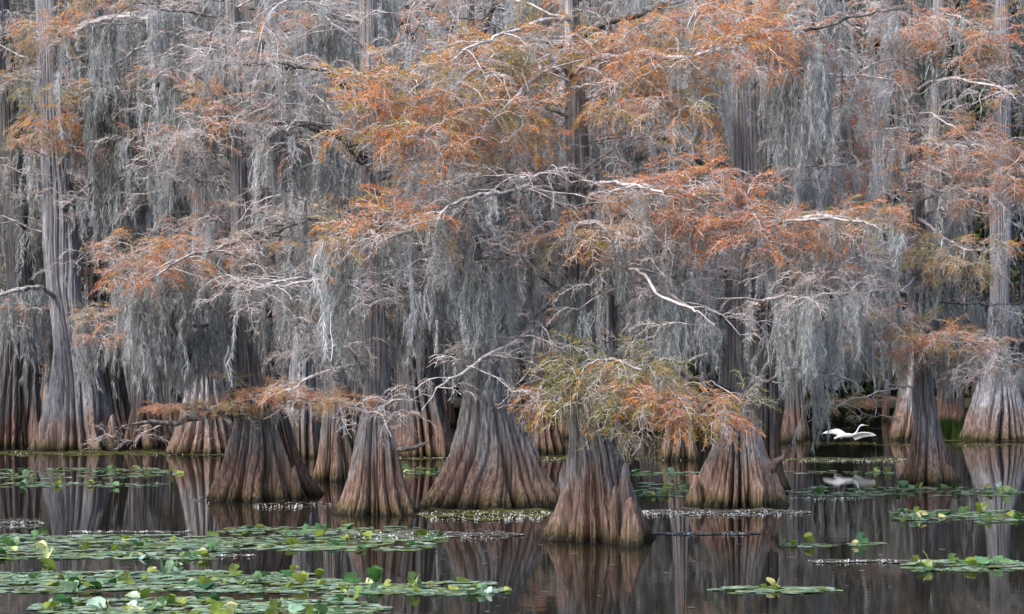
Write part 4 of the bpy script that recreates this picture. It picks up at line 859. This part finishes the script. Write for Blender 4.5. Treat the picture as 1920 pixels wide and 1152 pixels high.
M['pale_leaf'] = pad_mat('pale_lily_leaf', [(0, (.38, .45, .16)), (.5, (.52, .56, .28)), (1, (.55, .50, .22))], .5)
M['speck'] = pad_mat('white_floret', [(0, (.75, .74, .72)), (1, (.85, .84, .84))], .6)
M['weed'] = pad_mat('floating_weed', [(0, (.05, .055, .012)), (.4, (.10, .12, .02)), (.7, (.14, .13, .03)), (1, (.13, .07, .03))], .7)
M['greyweed'] = pad_mat('grey_weed', [(0, (.08, .065, .055)), (.5, (.22, .19, .18)), (1, (.13, .16, .09))], .5)

def pad_verts(r, rng, cup=0.0, n=18, notch=.28):
    a = np.linspace(notch, 2 * math.pi - notch, n); rr = r * (1 + rng.normal(0, .03, n))
    out = np.stack([rr * np.cos(a), rr * np.sin(a), cup * r * (np.abs(np.sin(a)) ** 1.5) + (rng.normal(0, .05 * r, n) + .10 * r * np.sin(3 * a + rng.uniform(0, 6))) * (abs(cup) > .2) + rng.normal(0, .008 * r, n)], 1)
    mid = np.stack([.5 * rr * np.cos(a), .5 * rr * np.sin(a), .25 * cup * r * np.abs(np.sin(a)) ** 1.5], 1)
    V = np.vstack([[0, 0, 0], mid, out]); i = np.arange(1, n)
    tri = np.stack([0 * i, i, i + 1], 1); quad = np.stack([i, i + n, i + n + 1, i + 1], 1)
    return V, tri, quad
def Rxyz(ax, ay, az):
    cx_, sx = math.cos(ax), math.sin(ax); cy, sy = math.cos(ay), math.sin(ay); cz, sz = math.cos(az), math.sin(az)
    return np.array([[cz, -sz, 0], [sz, cz, 0], [0, 0, 1]]) @ np.array([[cy, 0, sy], [0, 1, 0], [-sy, 0, cy]]) @ np.array([[1, 0, 0], [0, cx_, -sx], [0, sx, cx_]])
def leaf_proto(kind, k):
    rng = np.random.default_rng(kind * 10 + k); mb = MB(); r = .10
    if kind == 0: V, t, q = pad_verts(r, rng, .02); V = V + [0, 0, .006]                        # lying flat
    elif kind == 1: V, t, q = pad_verts(r, rng, .9); V = V @ Rxyz(rng.uniform(-.3, .5), .35, 0).T + [0, 0, .05]          # folded upward
    elif kind == 2: V, t, q = pad_verts(r, rng, .35); V = V @ Rxyz(rng.uniform(.7, 1.2), rng.uniform(-.3, .3), 0).T + [0, 0, .09]   # standing tilted
    elif kind == 3: V, t, q = pad_verts(r, rng, -.8); V = V @ Rxyz(rng.uniform(-.4, .4), .2, 0).T + [0, 0, .075]       # drooping hood
    else: V, t, q = pad_verts(r * .9, rng, 1.9); V = V @ Rxyz(.2, -1.0, 0).T + [0, 0, .08]       # rolled cone
    V[:, 2] = np.maximum(V[:, 2], .006)
    base = mb.n; mb.add(V, t); mb.f.append(q)
    if kind:
        tube(mb, [(0, 0, -.05), (.01, 0, V[0, 2] * .6), V[0]], [.008, .007, .006], 5)
    return mb.mesh('lily_leaf', (0, 0, 0), None)
PM = {}
for kind in range(5):
    for mk in ('pad', 'green_leaf', 'olive_leaf', 'pale_leaf'):
        me = leaf_proto(kind, len(mk)); me.materials.append(M[mk]); PM[kind, mk] = me
def W(x, y):
    d = dep(y); return np.array([(x - CX) * d / F, d, 0])
patches = [  # x0,x1,y0,y1, n flat, n raised, place words
    (-10, 450, 1003, 1050, 1200, 34, 'the upper left raft'), (380, 840, 988, 1034, 900, 26, 'the raft left of the nearest tree'),
    (-10, 640, 1072, 1112, 1300, 52, 'the long middle left raft'), (560, 960, 1092, 1118, 380, 22, 'the right tail of the middle left raft'),
    (60, 720, 1122, 1160, 900, 46, 'the raft at the bottom left edge'), (-10, 340, 878, 898, 300, 16, 'the far left raft'), (-10, 320, 904, 914, 160, 8, 'the second far left raft'),
    (752, 832, 878, 892, 60, 10, 'the small raft left of the broadest foot'), (1186, 1310, 884, 892, 60, 4, 'the small far raft right of the nearest tree'), (1186, 1310, 906, 932, 200, 12, 'the raft just right of the nearest tree'),
    (1468, 1930, 914, 932, 420, 26, 'the raft below the egret'), (1660, 1930, 957, 980, 330, 30, 'the right-edge raft with yellow buds'), (1690, 1930, 1052, 1072, 260, 10, 'the lower right raft'),
    (1335, 1580, 1101, 1114, 120, 4, 'the small raft at the bottom right'), (1462, 1560, 1020, 1026, 22, 3, 'the thin raft left of centre right'), (1590, 1672, 1019, 1025, 22, 2, 'the thin raft under the small tangled tree'), (1440, 1690, 884, 891, 60, 3, 'the thin far raft under the egret')]
flatmb = MB(); rp = random.Random(3); nobj = 0; flats = []
fp = [pad_verts(.15, np.random.default_rng(i), c, 12) for i, c in enumerate((.0, .015, .03, .09))]
for (x0, x1, y0, y1, nf, nr, wd) in patches:
    def inside():
        for _ in range(60):
            x, y = rp.uniform(x0, x1), rp.uniform(y0, y1)
            e = abs((y - (y0 + y1) / 2) / ((y1 - y0) / 2)); u = (x - x0) / (x1 - x0)
            edge = min(u, 1 - u) * 7 if x0 > 0 else (1 - u) * 7
            band = math.sin(x * .021 + y0) * math.sin(x * .0067 + y * .23) + .7 * math.sin(x * .05 + y * .9) + .6 * math.sin(y * 1.9 + x * .011) + rp.gauss(0, .25)
            if e < min(1, edge + .12) and band > -.15: return x, y
        return rp.uniform(x0, x1), (y0 + y1) / 2
    for _ in range(int(nf * .78)):
        x, y = inside(); p = W(x, y); V, t, q = rp.choice(fp)
        s = rp.uniform(.35, .95); a = rp.uniform(0, 6.28)
        flats.append((y, x, p, s, a, (V, t, q), wd))
    for _ in range(nr):
        x, y = inside(); p = W(x, y); kind = rp.choice((1, 1, 2, 2, 3, 3, 4)); mk = rp.choices(('green_leaf', 'olive_leaf', 'pale_leaf', 'pad'), (5, 4.5, 1.2, 1.6))[0]
        if nobj >= 190 and y < 990 and rp.random() < 0: continue
        o = bpy.data.objects.new('lily_leaf', PM[kind, mk]); COL.objects.link(o); o.location = p
        o.rotation_euler = (0, 0, rp.uniform(0, 6.28)); s = rp.uniform(.5, 1.3); o.scale = (s * rp.uniform(.8, 1.2), s, s * rp.uniform(.6, 1.1)); nobj += 1
        tag(o, {'green_leaf': 'deep green', 'olive_leaf': 'olive green', 'pale_leaf': 'pale yellow', 'pad': 'blue-green'}[mk] + ' ' +
            {1: 'folded', 2: 'tilted upright', 3: 'drooping', 4: 'rolled'}[kind] + ' lily leaf in ' + wd, 'lily leaf', 'lily leaves raised above ' + wd)
flats.sort(key=lambda t: -t[0]); nflat_obj = max(0, 300 - nobj - 4)
for k, (y, x, p, s, a, (V, t, q), wd) in enumerate(flats):
    z = .004 + .010 * rp.random()
    if k < nflat_obj:
        o = bpy.data.objects.new('lily_leaf', PM[0, 'pad']); COL.objects.link(o); o.location = p + [0, 0, z]; o.rotation_euler = (0, 0, a); o.scale = (s, s, s)
        tag(o, 'flat blue-green lily pad lying on the water in ' + wd, 'lily leaf', 'flat lily pads of ' + wd)
    else:
        R = Rxyz(rp.gauss(0, .02), rp.gauss(0, .02), a) * s; Vw = V @ R.T + p + [0, 0, z]; Vw[:, 2] = np.maximum(Vw[:, 2], .003)
        b = flatmb.n; flatmb.add(Vw, t); flatmb.f.append(q + b)
tag(flatmb.build('floating_lily_pads', M['pad'], None, (0, 0, 0)), kind='stuff')

# weed mats with white florets
mats = [(-20, 440, 845, 856, 'weed', 5200, 70), (420, 560, 848, 856, 'weed', 600, 12), (735, 860, 854, 863, 'weed', 1600, 40), (785, 1032, 950, 978, 'weed', 5200, 260), (1186, 1520, 953, 970, 'greyweed', 3600, 300),
        (1445, 1700, 857, 868, 'weed', 3600, 190), (1220, 1425, 998, 1005, 'greyweed', 900, 60), (640, 980, 993, 1014, 'greyweed', 2600, 130), (130, 360, 996, 1001, 'greyweed', 500, 45), (1515, 1730, 1050, 1057, 'greyweed', 900, 50),
        (1450, 1640, 932, 939, 'greyweed', 500, 60), (470, 620, 938, 956, 'greyweed', 240, 60), (-10, 80, 972, 992, 'greyweed', 500, 30), (1640, 1930, 832, 838, 'weed', 1000, 10), (1690, 1930, 822, 828, 'weed', 1200, 0), (1190, 1310, 856, 864, 'weed', 400, 30), (1010, 1090, 855, 866, 'weed', 900, 60),
        (1000, 1100, 836, 850, 'weed', 900, 0), (1500, 1640, 828, 836, 'weed', 500, 6), (1460, 1700, 800, 806, 'greyweed', 300, 0), (330, 480, 1040, 1046, 'greyweed', 300, 30), (360, 400, 930, 945, 'greyweed', 60, 12), (0, 1920, 980, 1150, 'greyweed', 160, 0)]
wm, gm, sp = MB(), MB(), MB()
def scraps(mb, n, x0, x1, y0, y1, size, z):
    n = int(n * .6); u = RG.random(n); x = x0 + (x1 - x0) * u; t = RG.uniform(-1, 1, n)
    keep = (np.sin(x * .031 + t * 5 + x0) + .8 * np.sin(x * .083 - t * 9) + .7 * np.sin(t * 14 + x * .012) + RG.normal(0, .5, n)) > -.25; u, x, t = u[keep], x[keep], t[keep]; n = len(u); e = np.minimum(1, np.minimum(u, 1 - u) * 8 + .15) * (.75 + .25 * np.sin(x * .05))
    y = (y0 + y1) / 2 + (y1 - y0) / 2 * t * e; d = H * F / (y - Y0)
    c = np.stack([(x - CX) * d / F, d, np.full(n, z) + RG.uniform(0, .01, n)], 1)
    a = RG.uniform(0, 6.28, n); s = size * RG.uniform(.5, 1.5, n); k = 6; ang = a[:, None] + np.arange(k) * 2 * math.pi / k
    rr = s[:, None] * RG.uniform(.6, 1.3, (n, k))
    V = c[:, None] + np.stack([rr * np.cos(ang) * 1.3, rr * np.sin(ang), RG.uniform(-.003, .005, (n, k))], 2)
    mb.add(V.reshape(-1, 3), np.arange(n * k).reshape(-1, k))
for (x0, x1, y0, y1, mk, n, nsp) in mats:
    nsp = int(nsp * 1.1)
    scraps(wm if mk == 'weed' else gm, n, x0, x1, y0, y1, .055 if mk == 'weed' else .04, .004)
    if nsp:
        u = np.clip(np.concatenate([RG.random(nsp // 2), (np.repeat(RG.random(nsp), 1)[RG.integers(0, max(2, nsp // 9), nsp - nsp // 2)] + RG.normal(0, .012, nsp - nsp // 2))]), 0, 1); x = x0 + (x1 - x0) * u; y = (y0 + y1) / 2 + (y1 - y0) / 2 * RG.uniform(-.3, 1, nsp) * np.minimum(1, np.minimum(u, 1 - u) * 8 + .2); d = H * F / (y - Y0)
        c = np.stack([(x - CX) * d / F, d, RG.uniform(.012, .03, nsp)], 1); nsp = int(nsp * 1)
        r = (RG.uniform(.006, .015, nsp) * np.where(RG.random(nsp) < .1, 1.6, 1))[:, None, None]
        o8 = np.array([[1, 0, 0], [-1, 0, 0], [0, 1, 0], [0, -1, 0], [0, 0, 1], [0, 0, -1]]); V = c[:, None] + o8[None] * r
        ff = np.array([[0, 2, 4], [2, 1, 4], [1, 3, 4], [3, 0, 4], [2, 0, 5], [1, 2, 5], [3, 1, 5], [0, 3, 5]])
        sp.add(V.reshape(-1, 3), (ff[None] + (np.arange(nsp) * 6)[:, None, None]).reshape(-1, 3))
tag(wm.build('floating_moss', M['weed'], None, (0, 0, 0)), kind='stuff')
tag(gm.build('floating_weed', M['greyweed'], None, (0, 0, 0)), kind='stuff')
tag(sp.build('white_florets', M['speck'], None, (0, 0, 0)), kind='stuff')

# grassy tufts on the mud
M['grass'] = leafy('sedge', [(0, (.02, .045, .012)), (.6, (.045, .09, .02)), (1, (.12, .14, .04))], attr=False, trans=.3)
mb = MB()
for (x0, x1, y0, y1, n, h) in ((1005, 1050, 812, 840, 700, .3), (1765, 1812, 800, 824, 600, .55), (1795, 1830, 815, 826, 200, .3), (1240, 1300, 818, 836, 300, .3), (235, 262, 818, 834, 160, .3), (1000, 1010, 850, 858, 60, .2), (640, 660, 826, 838, 100, .4)):
    for _ in range(n):
        p = W(U(x0, x1), U(y0, y1)); hh = h * U(.4, 1.2); a = U(0, 6.28); d = np.array([math.cos(a), math.sin(a), 0]) * hh * .4; w = np.array([-math.sin(a), math.cos(a), 0]) * .012
        mb.add([p - w, p + w, p + d * .3 + [0, 0, hh * .6] + w * .8, p + d * .3 + [0, 0, hh * .6] - w * .8, p + d + [0, 0, hh]], [[0, 1, 2, 3]]); mb.f.append(np.array([[3, 2, 4]]) + mb.n - 5)
tag(mb.build('sedge_grass', M['grass'], None, (0, 0, 0)), kind='stuff')
# broken lily stalk
mb = MB(); p = W(1745, 1062)
for q in (((0, 0, -.05), (-.04, 0, .12), (-.12, 0, .25)), ((0, 0, 0), (.08, .02, .06), (.17, .03, .1)), ((0, 0, 0), (-.06, .02, .02), (-.16, .04, .03))): tube(mb, spline([p + np.array(v) for v in q], 8), .008, 5)
V, t, q = pad_verts(.07, np.random.default_rng(4), .6); b = mb.n; mb.add(V + p + [0, 0, .02], t); mb.f.append(q + b)
tag(mb.build('lily_stalk', M['olive_leaf'], None, p), 'bent yellow-green stalk sticking up from the lower right raft', 'lily stalk')

# ================================================================== THE EGRET
def skinned(name, pts, edges, rad, mat, parent, base, sub_=2):
    me = bpy.data.meshes.new(name); me.from_pydata([tuple(np.array(p) - base) for p in pts], edges, []); o = bpy.data.objects.new(name, me); COL.objects.link(o)
    o.modifiers.new('skin', 'SKIN'); sk = me.skin_vertices[0].data
    for i, r in enumerate(rad): sk[i].radius = (r, r) if not isinstance(r, tuple) else r
    sk[0].use_root = True
    m_ = o.modifiers.new('sub', 'SUBSURF'); m_.levels = m_.render_levels = sub_; me.materials.append(mat); o.parent = parent; return o
def plain(name, col, rough=.6):
    m, nt = nodes(name); b = N(nt, 'ShaderNodeBsdfPrincipled'); n1 = N(nt, 'ShaderNodeTexNoise'); n1.inputs['Scale'].default_value = 30
    L(nt, mixc(nt, 'MULTIPLY', 1.0, tuple(col), rgb(nt, mapr(nt, n1.outputs[0], .3, .7, .88, 1.08))), b.inputs['Base Color']); b.inputs['Roughness'].default_value = rough
    o = N(nt, 'ShaderNodeOutputMaterial'); L(nt, b.outputs[0], o.inputs[0]); return m
white = plain('egret_plumage', (.74, .75, .78)); bill = plain('egret_bill', (.75, .34, .03), .4); leg = plain('egret_leg', (.02, .02, .02), .5)
DB = dep(858); Bq = lambda x, y, do=0: P(x, y, DB + do)
base = Bq(1588, 816); eg = empty('great_egret', tuple(base), 'white egret flying low over dark water with neck stretched to the right', 'egret')
k = DB / F
pts = [Bq(1586, 816), Bq(1579, 817.5), Bq(1571, 820), Bq(1563, 823), Bq(1593, 817), Bq(1599, 816.5), Bq(1604, 812.5), Bq(1607.5, 808), Bq(1609, 804), Bq(1611, 800.5), Bq(1614.5, 797.6), Bq(1618, 797.3), Bq(1621, 797.9)]
rad = [.075, .065, .04, .03, .075, .045, .028, .024, .021, .021, .027, .030, .016]
body = skinned('body', pts, [(0, 1), (1, 2), (2, 3), (0, 4), (4, 5), (5, 6), (6, 7), (7, 8), (8, 9), (9, 10), (10, 11), (11, 12)], rad, white, eg, base)
mb = MB(); tube(mb, [Bq(1620.5, 797.7), Bq(1625, 798), Bq(1630, 798.4)], [.014, .010, .002], 8); mb.build('bill', bill, body, base)
for s in (-1, 1):
    mb = MB(); c = Bq(1617.5, 796.9, s * .026); tube(mb, [c, c + [0, s * .004, 0]], [.006, .004], 8, cap=True); mb.build('eye', leg, body, base)
    mb = MB(); tube(mb, [Bq(1572, 821, s * .03), Bq(1564, 827, s * .04), Bq(1556, 834, s * .04), Bq(1550, 836, s * .04)], [.012, .009, .008, .006], 6); mb.build('leg', leg, eg, base)
def wing(root, wrist, tip, chord, n=13):
    """arm bone curve + separate flight feathers fanned from it"""
    mb = MB(); root, wrist, tip = map(np.array, (root, wrist, tip)); c = np.array(chord)
    arm = spline([root, wrist, tip], 26)
    up = np.cross(tip - root, c); up /= np.linalg.norm(up)
    for j in range(n):
        t = j / (n - 1); p = arm[int(t * 25)]; d = c * (1 - .15 * t) + (tip - wrist) * (max(0, t - .35) * 1.05)
        ln = np.linalg.norm(d); d = d / ln; sd = np.cross(d, up); w = .040 * (1 - .35 * t)
        L_ = ln * (1 - .3 * t ** 3); V = []
        for u, ww in ((-.08, .9), (.25, 1.1), (.6, 1.0), (.88, .7), (1, .12)):
            q = p + d * L_ * u + up * (.03 * math.sin(u * 2.6) + .004 * (j % 2)); V += [q - sd * w * ww, q + up * .006, q + sd * w * ww]
        Fc = []
        for a in range(4):
            Fc += [[3 * a, 3 * a + 1, 3 * a + 4, 3 * a + 3], [3 * a + 1, 3 * a + 2, 3 * a + 5, 3 * a + 4]]
        mb.add(V, Fc)
    tube(mb, arm, np.linspace(.030, .010, 26), 8)
    mb.build('wing', white, eg, base, smooth=True)
wing(Bq(1597, 817, -.05), Bq(1614, 812, -.35), Bq(1630, 812, -.62), Bq(1604, 826, -.1) - Bq(1597, 817, -.05))
wing(Bq(1587, 815, .05), Bq(1572, 806, .32), Bq(1556, 808, .6), Bq(1577, 824, .1) - Bq(1587, 815, .05))

# ================================================================== SKY, SUN, CAMERA
w = bpy.data.worlds.new('World'); scene.world = w; w.use_nodes = True; nt = w.node_tree
for n_ in list(nt.nodes): nt.nodes.remove(n_)
sky = N(nt, 'ShaderNodeTexSky', sky_type='NISHITA'); sky.sun_disc = False; sky.sun_elevation = math.radians(48); sky.sun_rotation = math.radians(222); sky.dust_density = 3; sky.ozone_density = 1.5
bg = N(nt, 'ShaderNodeBackground'); bg.inputs[1].default_value = .15; L(nt, sky.outputs[0], bg.inputs[0]); ow = N(nt, 'ShaderNodeOutputWorld'); L(nt, bg.outputs[0], ow.inputs[0])
sl = bpy.data.lights.new('sun', 'SUN'); sl.energy = 1.5; sl.angle = math.radians(14); sl.color = (1, .985, .95); so = bpy.data.objects.new('sun', sl); COL.objects.link(so)
az = math.radians(222); el = math.radians(48)   # from behind the camera, a little left
dv = np.array([math.sin(az) * math.cos(el), math.cos(az) * math.cos(el), math.sin(el)])
from mathutils import Vector
so.rotation_euler = Vector(dv).to_track_quat('Z', 'Y').to_euler()
cam = bpy.data.cameras.new('camera'); co = bpy.data.objects.new('camera', cam); COL.objects.link(co); scene.camera = co
co.location = (0, 0, H); co.rotation_euler = (math.pi / 2, 0, 0); cam.sensor_width = 36; cam.lens = 36 * F / 1920; cam.shift_y = 64 / 1920; cam.clip_end = 4000; cam.clip_start = .5
vs = scene.view_settings; vs.view_transform = 'Standard'; vs.look = 'None'; vs.gamma = 1; vs.exposure = 1.12
scene.cycles.max_bounces = 5; scene.cycles.diffuse_bounces = 3; scene.cycles.glossy_bounces = 3; scene.cycles.transmission_bounces = 2; scene.cycles.transparent_max_bounces = 4
print('objects', len(bpy.data.objects), 'lily', nobj)
